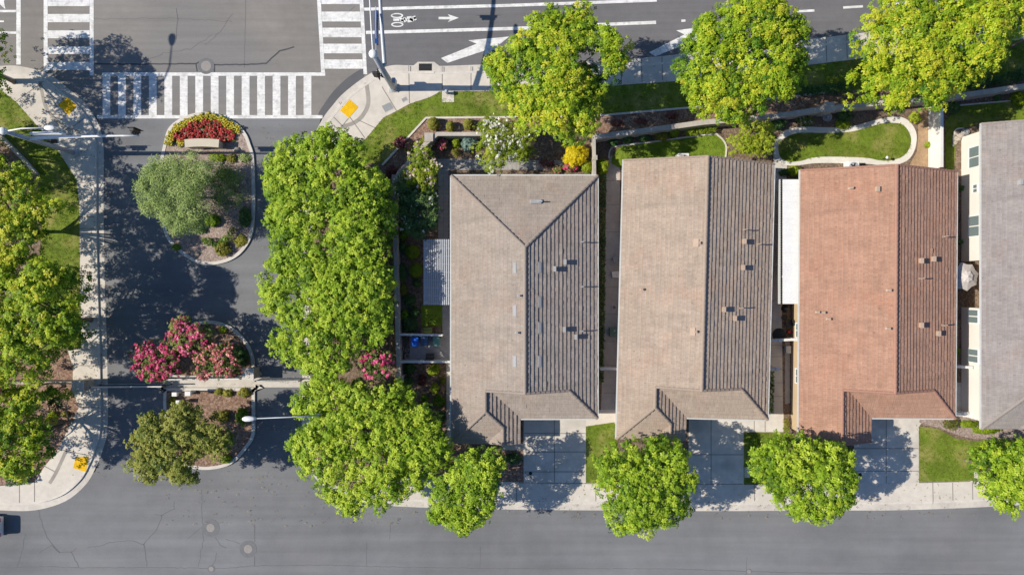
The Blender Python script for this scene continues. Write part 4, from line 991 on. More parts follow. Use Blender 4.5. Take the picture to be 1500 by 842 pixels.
# pole on the sunny corner
bx, by = P(577, 130); zt = 8.75
root = thing('traffic_signal', 'thick galvanised signal pole with long arm at the sunny corner beside drain', 'traffic signal', (bx, by, .12))
MB().tube([(bx, by, .1), (bx, by, 3), (bx, by, zt)], [.27, .25, .19], 16).build('pole', M['metal'], root, True)
mb = MB(); mb.box((bx, by, .16), (.75, .75, .08)); mb.lathe((bx, by, .12), [(.36, 0), (.33, .35), (.28, .4)], 14); mb.build('base', M['metal'], root)
mb = MB(); ellipsoid(mb, (bx, by, zt), .34, .34, .3); mb.build('pole_cap', M['white'], root, True)
ax = bx + .3; pts = []
for t in np.linspace(0, 1, 9):
    y = by + .2 + t * 11.0; z = 5.9 + 1.55 * (1 - (1 - t) ** 2.2); pts.append((ax - .35 * t, y, z))
MB().tube([(bx, by, 5.75), (bx + .15, by + .1, 5.8)] + pts, list(np.linspace(.19, .10, 11)), 12).build('mast_arm', M['metal'], root, True)
MB().tube([(bx - .03, by - .1, zt - .15), (bx - .1, by + 1.6, zt + .15), (bx - .22, by + 4.6, zt + .45)], [.07, .055, .045], 8).build('luminaire_arm', M['white'], root, True)
mb = MB(); ellipsoid(mb, (bx - .25, by + 5.1, zt + .45), .2, .5, .1); mb.build('lamp_head', M['white'], root, True)
sy0, sy1 = by + 1.2, by + 3.7
MB().tube([(bx - .05, by, 7.45), (bx - .02, sy1 + .2, 7.75)], .035, 6).build('sign_bracket', M['metal'], root)
MB().box((bx - .03, (sy0 + sy1) / 2, 7.35), (.22, sy1 - sy0, .5)).build('street_sign', M['blue_sign'], root, bevel=.02)
signal_head(root, (ax - .3, by + 9.6, 7.2)); signal_head(root, (ax - .2, by + 6.2, 6.9))
signal_head(root, (bx - .75, by + .1, 3.6), 3, face=(-1, 0)); 
MB().tube([(bx - .2, by, 3.9), (bx - .75, by + .1, 3.9)], .04, 6).tube([(bx - .2, by, 2.9), (bx - .8, by + .3, 2.9)], .04, 6).build('signal_bracket', M['dark'], root)
MB().box((bx - .95, by + .4, 2.85), (.42, .3, .45)).box((bx - .45, by + .35, 2.6), (.3, .3, .42)).build('pedestrian_signal', M['dark'], root, bevel=.02)
MB().box((bx + .32, by + .1, 1.6), (.28, .45, .9)).build('control_box', M['metal'], root, bevel=.02)
# pole on the shaded left corner
bx, by = P(112, 225); zt = 8.5
root = thing('traffic_signal', 'leaning-looking grey signal pole with arm over the entrance at the shaded left corner', 'traffic signal', (bx, by, .12))
MB().tube([(bx, by, .1), (bx, by, zt)], [.22, .15], 14).build('pole', M['metal'], root, True)
mb = MB(); mb.lathe((bx, by, .12), [(.34, 0), (.31, .35), (.24, .4)], 14); mb.build('base', M['metal'], root)
mb = MB(); ellipsoid(mb, (bx, by, zt), .3, .3, .25); mb.build('pole_cap', M['white'], root, True)
pts = [(bx + .2 + t * 9.0, by, 5.9 + 1.0 * (1 - (1 - t) ** 2)) for t in np.linspace(0, 1, 8)]
MB().tube([(bx, by, 5.8)] + pts, list(np.linspace(.15, .06, 9)), 10).build('mast_arm', M['white'], root, True)
MB().tube([(bx + .1, by, zt - .1), (bx + 1.6, by + .1, zt + .35), (bx + 3.5, by + .1, zt + .55)], [.06, .05, .045], 8).build('luminaire_arm', M['white'], root, True)
mb = MB(); ellipsoid(mb, (bx + 3.8, by + .1, zt + .55), .42, .2, .11); mb.build('lamp_head', M['white'], root, True)
MB().box((bx + 2.5, by + .05, 7.3), (2.4, .2, .5)).build('street_sign', M['white'], root, bevel=.02)
MB().tube([(bx, by, 7.4), (bx + 3.6, by + .05, 7.65)], .035, 6).build('sign_bracket', M['metal'], root)
signal_head(root, (bx + 8.7, by + .45, 6.6)); signal_head(root, (bx + .1, by + .55, 4.5)); 
MB().box((bx, by + .45, 3.1), (.4, .3, .75)).build('pedestrian_signal', M['dark'], root, bevel=.02)
MB().tube([(bx, by, 4.5), (bx + .1, by + .5, 4.5)], .04, 6).tube([(bx, by, 3.1), (bx, by + .4, 3.1)], .04, 6).build('signal_bracket', M['dark'], root)
def lamp(label, base, h, tip, m='white'):
    bx, by = base; root = thing('street_lamp', label, 'street lamp', (bx, by, .1)); d = np.array((tip[0] - bx, tip[1] - by)); L = np.linalg.norm(d); d /= L
    MB().tube([(bx, by, 0), (bx, by, h - .3)], [.12, .07], 12).build('pole', M['metal'], root, True)
    MB().tube([(bx, by, h - .3), (bx + d[0] * .35 * L, by + d[1] * .35 * L, h + .05), (bx + d[0] * (L - .5), by + d[1] * (L - .5), h + .12)], [.06, .05, .04], 10).build('arm', M['metal'], root, True)
    q = (bx + d[0] * L, by + d[1] * L, h + .12); mb = MB()
    prof = [(-.55, .08), (-.3, .17), (.0, .22), (.3, .20), (.5, .10)]
    mb.tube([(q[0] + d[0] * a, q[1] + d[1] * a, q[2]) for a, r in prof], [r for a, r in prof], 12); mb.build('lamp_head', M[m], root, True)
lamp('white street lamp arm reaching over the lane beside the lower island', P(496, 588), 6.6, P(365, 613, 6.7))
lamp('tall street lamp at upper left corner with shadow on the crossing street', P(22, 118), 11.3, (P(22, 118)[0] + .2, P(22, 58)[1]))
# little utility post on a pad in the verge
c = P(656, 141); root = thing('utility_post', 'small grey utility post on square concrete pad in the verge', 'utility post', (c[0], c[1], .12))
MB().prism(PL([(647.5, 131), (665, 131), (665, 150), (647.5, 150)], .13), .10, .15).build('pad', M['concrete'], root)
MB().lathe((c[0] - .05, c[1] + .2, .15), [(.11, 0), (.11, .5), (.17, .52), (.15, .68), (.06, .76)], 12).build('post', M['metal'], root)

# ------------------------------------------------------------------ patio things
# white slatted pergola beside the taupe house
z = 2.65; x0, y0 = P(620, 350.5, z); x1, y1 = P(661, 446.5, z)
root = thing('pergola', 'white slatted pergola against the left side of the taupe house', 'pergola', ((x0 + x1) / 2, (y0 + y1) / 2, .1))
mb = MB()
n = 15
for k in range(n): mb.box((x0 + (x1 - x0) * (k + .5) / n, (y0 + y1) / 2, z), (.075, abs(y1 - y0), .06))
mb.build('slats', M['slat'], root)
mb = MB()
for k in range(9): mb.box(((x0 + x1) / 2, y0 + (y1 - y0) * (k + .15) / 8.3, z - .11), (x1 - x0, .06, .14))
mb.build('rafters', M['slat'], root)
MB().box((x0 + .06, (y0 + y1) / 2, z - .26), (.12, abs(y1 - y0), .16)).build('beam', M['slat'], root)
for t in (.04, .5, .96): MB().box((x0 + .06, y0 + (y1 - y0) * t, z / 2 - .16), (.14, .14, z - .36)).build('post', M['slat'], root)
pf = struct('patio', MB().sheet(PL([(621, 353), (660, 353), (660, 446), (621, 446)], .12), .128), M['pavers'])
# white solid patio cover at the rust-roofed house
z = 2.6; x0, y0 = P(1142, 263, z); x1, y1 = P(1171, 445, z)
root = thing('patio_cover', 'long white panel patio cover along the left side of the rust-roofed house', 'patio cover', ((x0 + x1) / 2, (y0 + y1) / 2, .1))
mb = MB(); n = 22; L = y0 - y1
for k in range(n): mb.box(((x0 + x1) / 2 + .12, y0 - L * (k + .5) / n, z), (x1 - x0 - .25, L / n - .004, .07), 0, R(1.5))
mb.build('roof_panel', M['white'], root)
MB().box(((x0 + x1) / 2 + .12, (y0 + y1) / 2, z - .06), (x1 - x0 - .3, L - .1, .05), 0, R(1.5)).build('roof_deck', M['trim'], root)
MB().box((x0 - .02, (y0 + y1) / 2, z - .02), (.16, L, .16)).build('gutter', M['trim'], root)
mb = MB()
for k in range(52): mb.box((x0 + .10, y0 - L * (k + .5) / 52, z + .05), (.12, .07, .06))
mb.build('rafter_ends', M['dark'], root)
MB().box((x0 + .08 + (x1 - x0) / 2, y0 - L * .78, z + .055), (x1 - x0 - .2, .12, .04)).build('seam', M['white'], root)
for t in (.02, .35, .68, .98): MB().box((x0 + .12, y0 - L * t, (z - .1) / 2), (.12, .12, z - .2)).build('post', M['white'], root)
# umbrella
zc = 2.5; c = P(1417, 405, zc); root = thing('patio_umbrella', 'beige scalloped patio umbrella open in the gap by grey house', 'umbrella', (c[0], c[1], .1))
mb = MB(); n = 8; rim = []; Rr = 1.22
for k in range(2 * n):
    a = math.pi * k / n + .2; r = Rr if k % 2 == 0 else Rr * .84; rim.append((c[0] + r * math.cos(a), c[1] + r * math.sin(a), zc - .38 + (0 if k % 2 == 0 else .05)))
mid = [(c[0] + .42 * math.cos(math.pi * k / n + .2), c[1] + .42 * math.sin(math.pi * k / n + .2), zc - .08) for k in range(2 * n)]
mb.add(rim + mid, [(k, (k + 1) % 16, 16 + (k + 1) % 16, 16 + k) for k in range(16)]); mb.build('canopy', M['canopy'], root)
mb = MB(); rim = [(c[0] + (.52 if k % 2 == 0 else .44) * math.cos(math.pi * k / n + .2), c[1] + (.52 if k % 2 == 0 else .44) * math.sin(math.pi * k / n + .2), zc + .0) for k in range(16)]
mb.add(rim + [(c[0], c[1], zc + .16)], [(k, (k + 1) % 16, 16) for k in range(16)]); mb.build('vent_cap', M['canopy2'], root)
MB().tube([(c[0], c[1], .1), (c[0], c[1], zc + .25)], .03, 8).build('pole', M['dark'], root); MB().lathe((c[0], c[1], .1), [(.28, 0), (.28, .06), (.08, .12)], 16).build('base', M['dark'], root)
# AC units
def ac(label, px, py, z=.9, w=.95):
    c = P(px, py, z); root = thing('air_conditioner', label, 'air conditioner', (c[0], c[1], .1))
    MB().box((c[0], c[1], .55), (w, w, .85)).build('cabinet', M['white'], root, bevel=.03)
    MB().lathe((c[0], c[1], .975), [(w * .42, 0), (w * .42, .03), (w * .36, .035)], 20).build('fan_ring', M['metal'], root)
    mb = MB(); 
    for k in range(5): mb.box((c[0] + .16 * math.cos(k * 1.257), c[1] + .16 * math.sin(k * 1.257), 1.016), (.3, .12, .01), k * 1.257)
    mb.build('fan', M['dark'], root)
ac('white air conditioner with round fan behind the rust-roofed house', 1250, 244.5)
ac('white air conditioner half under the eave of the beige house', 1001, 233)
c = P(899, 487, .9); root = thing('utility_box', 'green utility cabinet in the side gap by the beige house', 'utility box', (c[0], c[1], .1))
MB().box((c[0], c[1], .5), (.62, .75, .8)).build('cabinet', M['util'], root, bevel=.03); MB().box((c[0], c[1], .925), (.66, .79, .05)).build('lid', M['util'], root); MB().lathe((c[0] + .05, c[1] + .15, .95), [(.07, 0), (.05, .03)], 10).build('knob', M['metal'], root)
# wheelie bins
def bin_(label, px, py, m):
    c = P(px, py, 1.0); root = thing('wheelie_bin', label, 'bin', (c[0], c[1], .12), group='wheelie bins in the side yard')
    a = .27; b = .36
    mb = MB(); vs = [(c[0] + sx * a * .8, c[1] + sy * b * .8, .16) for sx, sy in ((-1, -1), (1, -1), (1, 1), (-1, 1))] + [(c[0] + sx * a, c[1] + sy * b, 1.0) for sx, sy in ((-1, -1), (1, -1), (1, 1), (-1, 1))]
    mb.add(vs, [(3, 2, 1, 0), (0, 1, 5, 4), (1, 2, 6, 5), (2, 3, 7, 6), (3, 0, 4, 7), (4, 5, 6, 7)]); mb.build('bin_body', M[m], root)
    l = MB(); l.box((c[0], c[1] - .02, 1.035), (.62, .80, .07)); l.box((c[0], c[1] - .06, 1.085), (.46, .52, .035)); lo = l.build('lid', M[m], root, bevel=.03)
    MB().tube([(c[0] - .24, c[1] + .43, 1.02), (c[0] + .24, c[1] + .43, 1.02)], .03, 8).build('handle', M['dark'], root)
    for sx in (-1, 1): MB().tube([(c[0] + sx * .22, c[1] + .3, .22), (c[0] + sx * .28, c[1] + .3, .22)], .11, 12).build('wheel', M['tyre'], root)
bin_('bright blue wheelie bin, leftmost of three by the white fence', 607.5, 500, 'bin_blue')
bin_('navy wheelie bin between the blue and green ones', 622, 499, 'bin_black')
bin_('dull green wheelie bin nearest the taupe house wall', 639.5, 499.5, 'bin_green')
# planter box, bench, pots
c = P(624.5, 483.5, .5); root = thing('planter_box', 'wooden planter box with green lid above the bins', 'planter', (c[0], c[1], .12))
MB().box((c[0], c[1], .32), (1.0, .5, .42)).build('box', M['wood'], root, bevel=.01); MB().box((c[0] + .14, c[1], .545), (.72, .46, .03)).build('lid', M['box_green'], root)
c = P(630, 521, .5); root = thing('bench', 'small dark garden bench below the wheelie bins', 'bench', (c[0], c[1], .12))
mb = MB()
for k in range(4): mb.box((c[0], c[1] - .18 + k * .12, .52), (.75, .08, .03))
mb.build('seat', M['dark'], root)
for sx in (-1, 1):
    for sy in (-1, 1): MB().box((c[0] + sx * .34, c[1] + sy * .17, .32), (.05, .05, .40)).build('leg', M['dark'], root)
MB().box((c[0], c[1] - .27, .78), (.75, .04, .42)).build('backrest', M['dark'], root)
def pot(label, px, py, r, h=.35, m='vent_light', plant=None, z0=.12):
    r *= .059; c = P(px, py, h); root = thing('plant_pot', label, 'pot', (c[0], c[1], z0))
    MB().lathe((c[0], c[1], z0), [(r * .65, 0), (r * .95, h * .9), (r * 1.05, h * .9), (r * 1.05, h), (r * .82, h), (r * .78, h * .8)], 16).build('pot_body', M[m], root, False)
    MB().lathe((c[0], c[1], z0), [(r * .78, h * .80), (r * .78, h * .82)], 14).build('pot_soil', M['mulch'], root)
pot('pale round pot, upper left of the pot cluster by the bins', 589, 510.5, 3); pot('pale round pot nearest the blue bin', 596.5, 512.5, 2.6); pot('largest pale pot at bottom of the pot cluster', 597, 521.5, 4); pot('small grey pot left of the largest pale pot', 588, 517, 2.4, m='metal')
pot('round grey pot on the brown side path by the utility cabinet', 899.5, 450, 3.3, m='metal'); pot('blue-grey round pot in the hedge beside the taupe house', 883, 390, 4, .4, 'metal')
# narrow side garden between the beige and rust houses
def rtable(label, px, py, r, h=.73):
    c = P(px, py, h); r *= .059; root = thing('round_table', label, 'table', (c[0], c[1], .12))
    MB().lathe((c[0], c[1], h), [(r, 0), (r, .04)], 24).build('tabletop', M['black'], root); MB().tube([(c[0], c[1], .12), (c[0], c[1], h)], .05, 8).build('pedestal', M['black'], root); MB().lathe((c[0], c[1], .12), [(r * .5, 0), (r * .5, .04)], 16).build('foot', M['black'], root)
rtable('black round table next to the white gate fence', 1141, 490, 9.5); rtable('small black round stool above the big round table', 1149, 465, 4.2, .5)
c = P(1150, 452, .8); root = thing('barbecue', 'dark kettle barbecue under the end of white patio cover', 'barbecue', (c[0], c[1], .12))
MB().lathe((c[0], c[1], .55), [(.12, 0), (.3, .12), (.34, .28), (.3, .42), (.12, .52)], 18).build('kettle', M['black'], root, True); MB().tube([(c[0] - .12, c[1], 1.06), (c[0] + .12, c[1], 1.06)], .02, 6).build('handle', M['metal'], root)
for k in range(3): a = k * 2.09; MB().tube([(c[0] + .15 * math.cos(a), c[1] + .15 * math.sin(a), .62), (c[0] + .36 * math.cos(a), c[1] + .36 * math.sin(a), .12)], .02, 6).build('leg', M['metal'], root)
def gchair(label, px, py, rz, m):
    c = P(px, py, .45); root = thing('garden_chair', label, 'chair', (c[0], c[1], .12), rz)
    def bx(name, cc, d):
        MB().box((cc[0], cc[1], cc[2] - .12), d).build(name, M[m], root, local=True)
    bx('seat', (0, 0, .45), (.5, .5, .04)); bx('backrest', (0, -.24, .72), (.5, .04, .5))
    for sx in (-1, 1):
        bx('armrest', (sx * .25, 0, .65), (.05, .48, .03))
        for sy in (-1, 1): bx('leg', (sx * .22, sy * .22, .28), (.04, .04, .32))
gchair('pale folding chair in the side passage by the beige house', 903, 381, .3, 'vent_light'); gchair('white garden chair below the other chair in the side passage', 901, 402, .1, 'wall_white'); gchair('dark garden chair beside the black round table', 1156, 474, 2.0, 'dark')
c = P(1156, 486, .4); root = thing('watering_can', 'red watering can beside the black round table', 'watering can', (c[0], c[1], .12))
MB().lathe((c[0], c[1], .12), [(.13, 0), (.13, .28), (.09, .32)], 14).build('can_body', M['red'], root); MB().tube([(c[0] + .1, c[1], .2), (c[0] + .34, c[1], .44)], [.03, .02], 8).build('spout', M['red'], root); MB().tube([(c[0] - .1, c[1], .4), (c[0] - .16, c[1], .52), (c[0] + .08, c[1], .48)], .015, 6).build('handle', M['red'], root)
c = P(1155, 512, .6); root = thing('storage_box', 'small grey storage box on the dark paver strip', 'box', (c[0], c[1], .12))
MB().box((c[0], c[1], .35), (.38, .6, .45)).build('box', M['metal'], root, bevel=.02); MB().box((c[0], c[1], .6), (.42, .64, .05)).build('lid', M['metal'], root, bevel=.01)
# fountain, garden lamp, rocks
c = P(1211.5, 172, .6); root = thing('fountain', 'round pale stone fountain basin in bed above the curved path', 'fountain', (c[0], c[1], .12))
MB().lathe((c[0], c[1], .12), [(.22, 0), (.18, .3), (.34, .42), (.4, .56), (.35, .56), (.28, .47)], 20).build('basin', M['vent_light'], root, True); MB().lathe((c[0], c[1], .55), [(.06, 0), (.06, .2), (.14, .26), (.05, .34)], 12).build('spout', M['vent_light'], root, True)
c = P(1299, 231, .9); root = thing('garden_lamp', 'small white garden lamp on post at lawn edge by path', 'garden lamp', (c[0], c[1], .12))
MB().tube([(c[0], c[1], .12), (c[0], c[1], .85)], .03, 8).build('post', M['dark'], root); MB().lathe((c[0], c[1], .82), [(.06, 0), (.09, .15), (.13, .17), (.02, .25)], 10).build('lantern', M['white'], root)
def rock(label, px, py, r, m='rock', grp=None):
    c = P(px, py, .2); rr = r * .059; mb = MB(); n = 9; prof = [(.6, 0), (1, .25), (.9, .55), (.5, .75), (.15, .82)]
    mb.lathe((c[0], c[1], .08), [(rr * a, rr * b) for a, b in prof], n, 1, .8)
    mb.v = [(x + random.uniform(-.12, .12) * rr, y + random.uniform(-.12, .12) * rr, zz + random.uniform(-.08, .08) * rr) for x, y, zz in mb.v]
    o = mb.build('rock', M[m], None); tag(o, label, 'rock', grp); return o
for k, (x, y, r) in enumerate(((1403, 203, 5), (1408, 199, 6), (1399, 209, 4), (1402, 195, 4))): rock('tan rock in the small pile at the corner of grey house', x, y, r, grp='rocks piled by the grey house corner')
rock('long grey boulder at the back corner of the grey house', 1414, 194, 6.5, 'vent_light')
for k, (x, y, r) in enumerate(((346, 219, 5), (322, 238, 5), (352, 235, 4), (288, 372, 4.5), (357, 268, 4), (330, 352, 4))): rock('pinkish tan boulder among plants in the upper island gravel', x, y, r, grp='boulders in the upper island')

# ------------------------------------------------------------------ parked car, cut by the left edge
cx, cy = P(10, 767.5); root = thing('parked_car', 'silver white sedan just entering the left edge on lower street', 'car', (cx, cy, 0))
prof = [(-4.6, .42, .78), (-4.45, .35, .95), (-3.6, .28, 1.02), (-3.3, .26, 1.05), (-1.2, .26, 1.08), (-.3, .28, 1.08), (-.03, .34, 1.05), (0, .40, .92)]
mb = MB(); secs = []
for x, zb, zt_ in prof:
    w = .90 if -4.3 < x < -.3 else .80
    ring_ = []
    for a, b in ((-1, .0), (-1.0, .45), (-.97, .75), (-.88, .97), (-.5, 1.0), (.5, 1.0), (.88, .97), (.97, .75), (1.0, .45), (1, 0)): ring_.append((cx + x, cy + a * w, zb + (zt_ - zb) * b))
    secs.append(ring_)
vs = [p for r_ in secs for p in r_]; n = 10
mb.add(vs, [(i * n + k, i * n + (k + 1) % n, (i + 1) * n + (k + 1) % n, (i + 1) * n + k) for i in range(len(secs) - 1) for k in range(n)] + [list(range(n))[::-1], [(len(secs) - 1) * n + k for k in range(n)]])
mb.build('body', M['carpaint'], root, True)
cab = [(-3.9, 1.02, .72), (-3.1, 1.42, .62), (-2.2, 1.46, .62), (-1.2, 1.04, .72)]
mb = MB(); vs = []
for x, zz, w in cab: vs += [(cx + x, cy - w, zz), (cx + x, cy + w, zz)]
mb.add(vs + [(cx - 3.9, cy - .74, 1.0), (cx - 3.9, cy + .74, 1.0), (cx - 1.2, cy - .74, 1.0), (cx - 1.2, cy + .74, 1.0)], [(0, 1, 3, 2), (4, 5, 7, 6), (0, 2, 4, 6), (1, 7, 5, 3)]); mb.build('windows', M['glassdark'], root)
MB().box((cx - 2.65, cy, 1.455), (1.05, 1.22, .05)).build('roof', M['carpaint'], root, bevel=.02)
for x in (-.85, -3.7):
    for s in (-1, 1):
        w = MB().tube([(cx + x, cy + s * .70, .32), (cx + x, cy + s * .92, .32)], .32, 18).build('wheel', M['tyre'], root); MB().tube([(cx + x, cy + s * .9, .32), (cx + x, cy + s * .93, .32)], .2, 14).build('rim', M['metal'], w)
for s in (-1, 1): MB().box((cx - .08, cy + s * .62, .78), (.18, .34, .14)).build('tail_light', M['red'], root, bevel=.03)

# ------------------------------------------------------------------ trees
tree('big yellowing sweetgum, upper of the left edge trees beside the lawn', [(-60, 232), (20, 236), (50, 254), (62, 270), (80, 277), (74, 292), (100, 294), (98, 314), (76, 324), (78, 345), (74, 368), (60, 388), (0, 400), (-60, 395)], 6.2, 2.4, tint=(.66, .18), dens=72, gaps=.12, group='trees along the left edge', trunk_px=(58, 340))
tree('big dense green sweetgum overhanging the left sidewalk middle', [(-60, 385), (20, 378), (60, 376), (96, 382), (118, 394), (122, 430), (129, 455), (122, 482), (112, 502), (92, 522), (86, 542), (66, 560), (40, 562), (-20, 566), (-60, 566)], 6.2, 2.8, 4.3, tint=(.58, .16), gaps=.3, group='trees along the left edge')
tree('green sweetgum over the corner bed at lower left', [(-60, 575), (10, 568), (50, 565), (66, 573), (76, 590), (73, 606), (83, 626), (87, 650), (82, 666), (65, 680), (54, 699), (30, 698), (8, 690), (-60, 705)], 5.5, 2.6, 5.0, tint=(.54, .17), group='trees along the left edge', warm=((20, 660), 2.5, .15))
tree('tree at the top left corner mostly outside the picture', [(-160, 90), (-130, 20), (-75, 5), (-20, 30), (6, 70), (8, 105), (-10, 130), (-60, 165), (-130, 160)], 6.2, 2.5, tint=(.45, .15), dens=45)
tree('tree outside the left edge shading the lawn corner', [(-190, 200), (-150, 160), (-90, 150), (-30, 175), (-14, 205), (-40, 240), (-110, 270), (-170, 260)], 5.5, 2.2, tint=(.4, .15), dens=45)
tree('grey-green olive tree with feathery crown in the upper island', [(197, 278), (205, 262), (222, 240), (240, 228), (262, 224), (300, 226), (318, 234), (326, 250), (322, 275), (318, 300), (305, 325), (285, 342), (265, 350), (252, 338), (240, 322), (222, 312), (205, 296)], 3.3, 1.7, 1.5, 'L_olive', 125, .33, .7, (.58, .17), name='olive_tree', nleaf=4, width=.13, droop=.3, edge=2.2, bark='bark_pale')
tree('smaller dark olive tree in the shadow behind the feathery one', [(312, 238), (338, 242), (358, 258), (364, 285), (356, 305), (335, 318), (316, 305), (308, 270)], 2.2, 1.0, 1.0, 'L_olive', 60, .28, .55, (.34, .14), name='olive_tree', nleaf=4, width=.13, droop=.3, edge=1.6, gaps=.4)  # low leaf tint puts the shadow into this crown's colour
crg = 'pink crape myrtles in the gated island'
tree('hot pink crape myrtle, leftmost in the gated island', [(196, 515), (205, 503), (225, 498), (245, 495), (264, 502), (270, 520), (266, 545), (245, 555), (225, 562), (204, 547)], 3.0, 1.1, 1.1, 'L_crape', 90, .16, .5, (.4, .16), name='crape_myrtle', group=crg, flowers=('F_pink', .42, .13, .75), edge=1.6)
tree('pink crape myrtle, topmost in the gated island', [(247, 482), (255, 468), (275, 461), (298, 470), (312, 482), (310, 502), (295, 516), (275, 524), (260, 510), (252, 498)], 3.1, 1.2, 1.1, 'L_crape', 90, .16, .5, (.50, .16), name='crape_myrtle', group=crg, flowers=('F_pink', .32, .12, .65), edge=1.6)
tree('coral pink crape myrtle, right one by the stone pillar', [(284, 532), (290, 515), (305, 503), (322, 499), (341, 505), (352, 520), (356, 538), (345, 551), (318, 556), (300, 554), (288, 547)], 2.9, 1.1, 1.1, 'L_crape', 90, .16, .5, (.45, .16), name='crape_myrtle', group=crg, flowers=('F_coral', .36, .12, .75), edge=1.6)
tree('dark green spreading tree covering the lower island', [(184, 690), (192, 675), (202, 664), (194, 650), (193, 636), (205, 625), (215, 614), (214, 600), (226, 592), (240, 604), (255, 594), (275, 584), (295, 590), (312, 606), (330, 620), (345, 640), (348, 655), (333, 668), (318, 670), (308, 664), (296, 680), (298, 696), (285, 711), (266, 712), (260, 700), (246, 696), (235, 712), (225, 704), (212, 700), (205, 687), (195, 692)], 4.6, 2.0, 1.6, 'L_dark', 90, .21, .65, (.86, .16), edge=2.2, gaps=.2)
gE = 'big trees along the right side of entrance road'
tree('tall bright green tree, topmost of the row right of entrance road', [(400, 230), (408, 221), (425, 204), (450, 196), (480, 189), (505, 197), (530, 204), (550, 224), (558, 245), (572, 266), (578, 300), (579, 330), (575, 360), (560, 385), (500, 405), (450, 405), (400, 395), (384, 384), (400, 365), (388, 335), (396, 315), (385, 300), (391, 270), (388, 248)], 4.6, 2.1, tint=(.55, .14), m='L_green', group=gE, dens=96, trunk_px=(490, 300))
tree('tall bright green tree, middle of the row right of entrance road', [(386, 398), (400, 385), (450, 378), (500, 380), (548, 378), (574, 394), (578, 430), (576, 470), (572, 492), (552, 505), (528, 516), (515, 545), (470, 560), (440, 541), (406, 521), (400, 500), (406, 470), (389, 455), (386, 425)], 4.6, 2.1, tint=(.57, .14), m='L_green', group=gE, dens=96, trunk_px=(500, 440))
tree('widest green tree at bend where entrance meets lower street', [(425, 583), (440, 570), (452, 556), (490, 548), (525, 553), (560, 562), (582, 556), (602, 563), (620, 585), (641, 610), (655, 640), (661, 664), (650, 690), (641, 702), (620, 716), (600, 726), (575, 736), (564, 750), (545, 745), (520, 751), (500, 748), (498, 735), (475, 733), (464, 714), (449, 690), (440, 675), (425, 660), (428, 640), (448, 615), (430, 602)], 4.4, 1.9, tint=(.62, .15), m='L_green', group=gE, dens=84, gaps=.18, warm=((530, 690), 1.4, .3))
gS = 'small street trees along the lower sidewalk'
tree('small street tree left of the taupe house driveway', [(632, 706), (625, 755), (633, 761), (645, 772), (660, 768), (678, 779), (696, 770), (710, 762), (723, 750), (735, 735), (735, 710), (741, 690), (746, 670), (726, 655), (712, 650), (694, 655), (680, 658), (665, 670), (654, 690), (640, 700)], 4.9, 2.1, tint=(.52, .15), m='L_green', group=gS, dens=98, blob=.62)
tree('street tree between taupe and beige house driveways', [(868, 690), (875, 664), (890, 655), (906, 641), (935, 645), (960, 639), (985, 645), (1004, 655), (1011, 680), (1023, 706), (1010, 716), (1011, 740), (1000, 756), (980, 768), (956, 765), (940, 786), (930, 775), (910, 781), (895, 770), (880, 750), (885, 725), (873, 712)], 5.5, 2.5, tint=(.54, .15), m='L_green', group=gS, dens=98, blob=.62)
tree('street tree between beige and rust house driveways', [(1098, 690), (1105, 660), (1120, 644), (1150, 639), (1180, 639), (1210, 640), (1240, 655), (1246, 675), (1250, 706), (1240, 726), (1225, 746), (1205, 761), (1190, 758), (1166, 755), (1155, 764), (1140, 741), (1124, 726), (1114, 710)], 5.5, 2.5, tint=(.58, .14), m='L_green', group=gS, dens=98, blob=.62)
tree('street tree at the right edge beside the last front lawn', [(1427, 672), (1440, 655), (1460, 644), (1482, 636), (1540, 640), (1565, 700), (1540, 762), (1492, 756), (1470, 750), (1454, 738), (1440, 721), (1430, 701)], 5.3, 2.4, tint=(.58, .14), m='L_green', group=gS, dens=98, blob=.62)
gU = 'sweetgums on the verge of the upper street'
tree('ragged sweetgum with hollow tinted dark like shade, left one on the upper verge', [(745, 60), (758, 46), (765, 30), (790, 12), (820, 18), (850, 7), (876, 24), (886, 40), (906, 50), (921, 70), (915, 95), (921, 110), (905, 122), (896, 130), (880, 145), (872, 152), (876, 175), (870, 196), (855, 206), (830, 213), (800, 206), (780, 195), (760, 181), (740, 166), (735, 145), (718, 125), (709, 100), (720, 85), (735, 75)], 6.8, 2.6, tint=(.50, .17), group=gU, dens=96, hole=(862, 98, 26), warm=((815, 190), 3.0, .14), trunk_px=(815, 135))
tree('round sweetgum in the middle of the upper verge', [(984, 110), (995, 75), (1005, 55), (1020, 25), (1040, 20), (1060, 8), (1090, -6), (1120, 0), (1146, 5), (1151, 25), (1169, 35), (1176, 55), (1172, 80), (1168, 110), (1160, 140), (1150, 160), (1126, 171), (1110, 178), (1080, 183), (1050, 185), (1025, 176), (1010, 156), (991, 136)], 7.0, 3.0, tint=(.53, .16), group=gU, dens=96)
tree('largest yellow-green sweetgum at upper right of the verge', [(1242, 110), (1250, 75), (1258, 40), (1275, 15), (1300, -40), (1390, -60), (1480, -35), (1486, 30), (1480, 60), (1456, 76), (1450, 100), (1430, 126), (1402, 132), (1380, 151), (1350, 168), (1320, 165), (1295, 165), (1260, 155), (1249, 145)], 7.0, 3.2, tint=(.60, .16), group=gU, dens=96)
tree('sweetgum at the top right corner only its leaf edge showing', [(1494, 14), (1530, -30), (1600, -40), (1640, 20), (1610, 90), (1550, 95), (1505, 60)], 5.8, 2.4, tint=(.55, .15), group=gU, dens=45)
tree('small pale green tree at the corner behind the beige house', [(1065, 211), (1072, 195), (1086, 184), (1101, 179), (1121, 180), (1133, 190), (1136, 210), (1128, 223), (1115, 231), (1086, 230), (1069, 228)], 2.4, 1.1, 1.1, 'L_lime', 90, .15, .45, (.56, .14), edge=1.4)
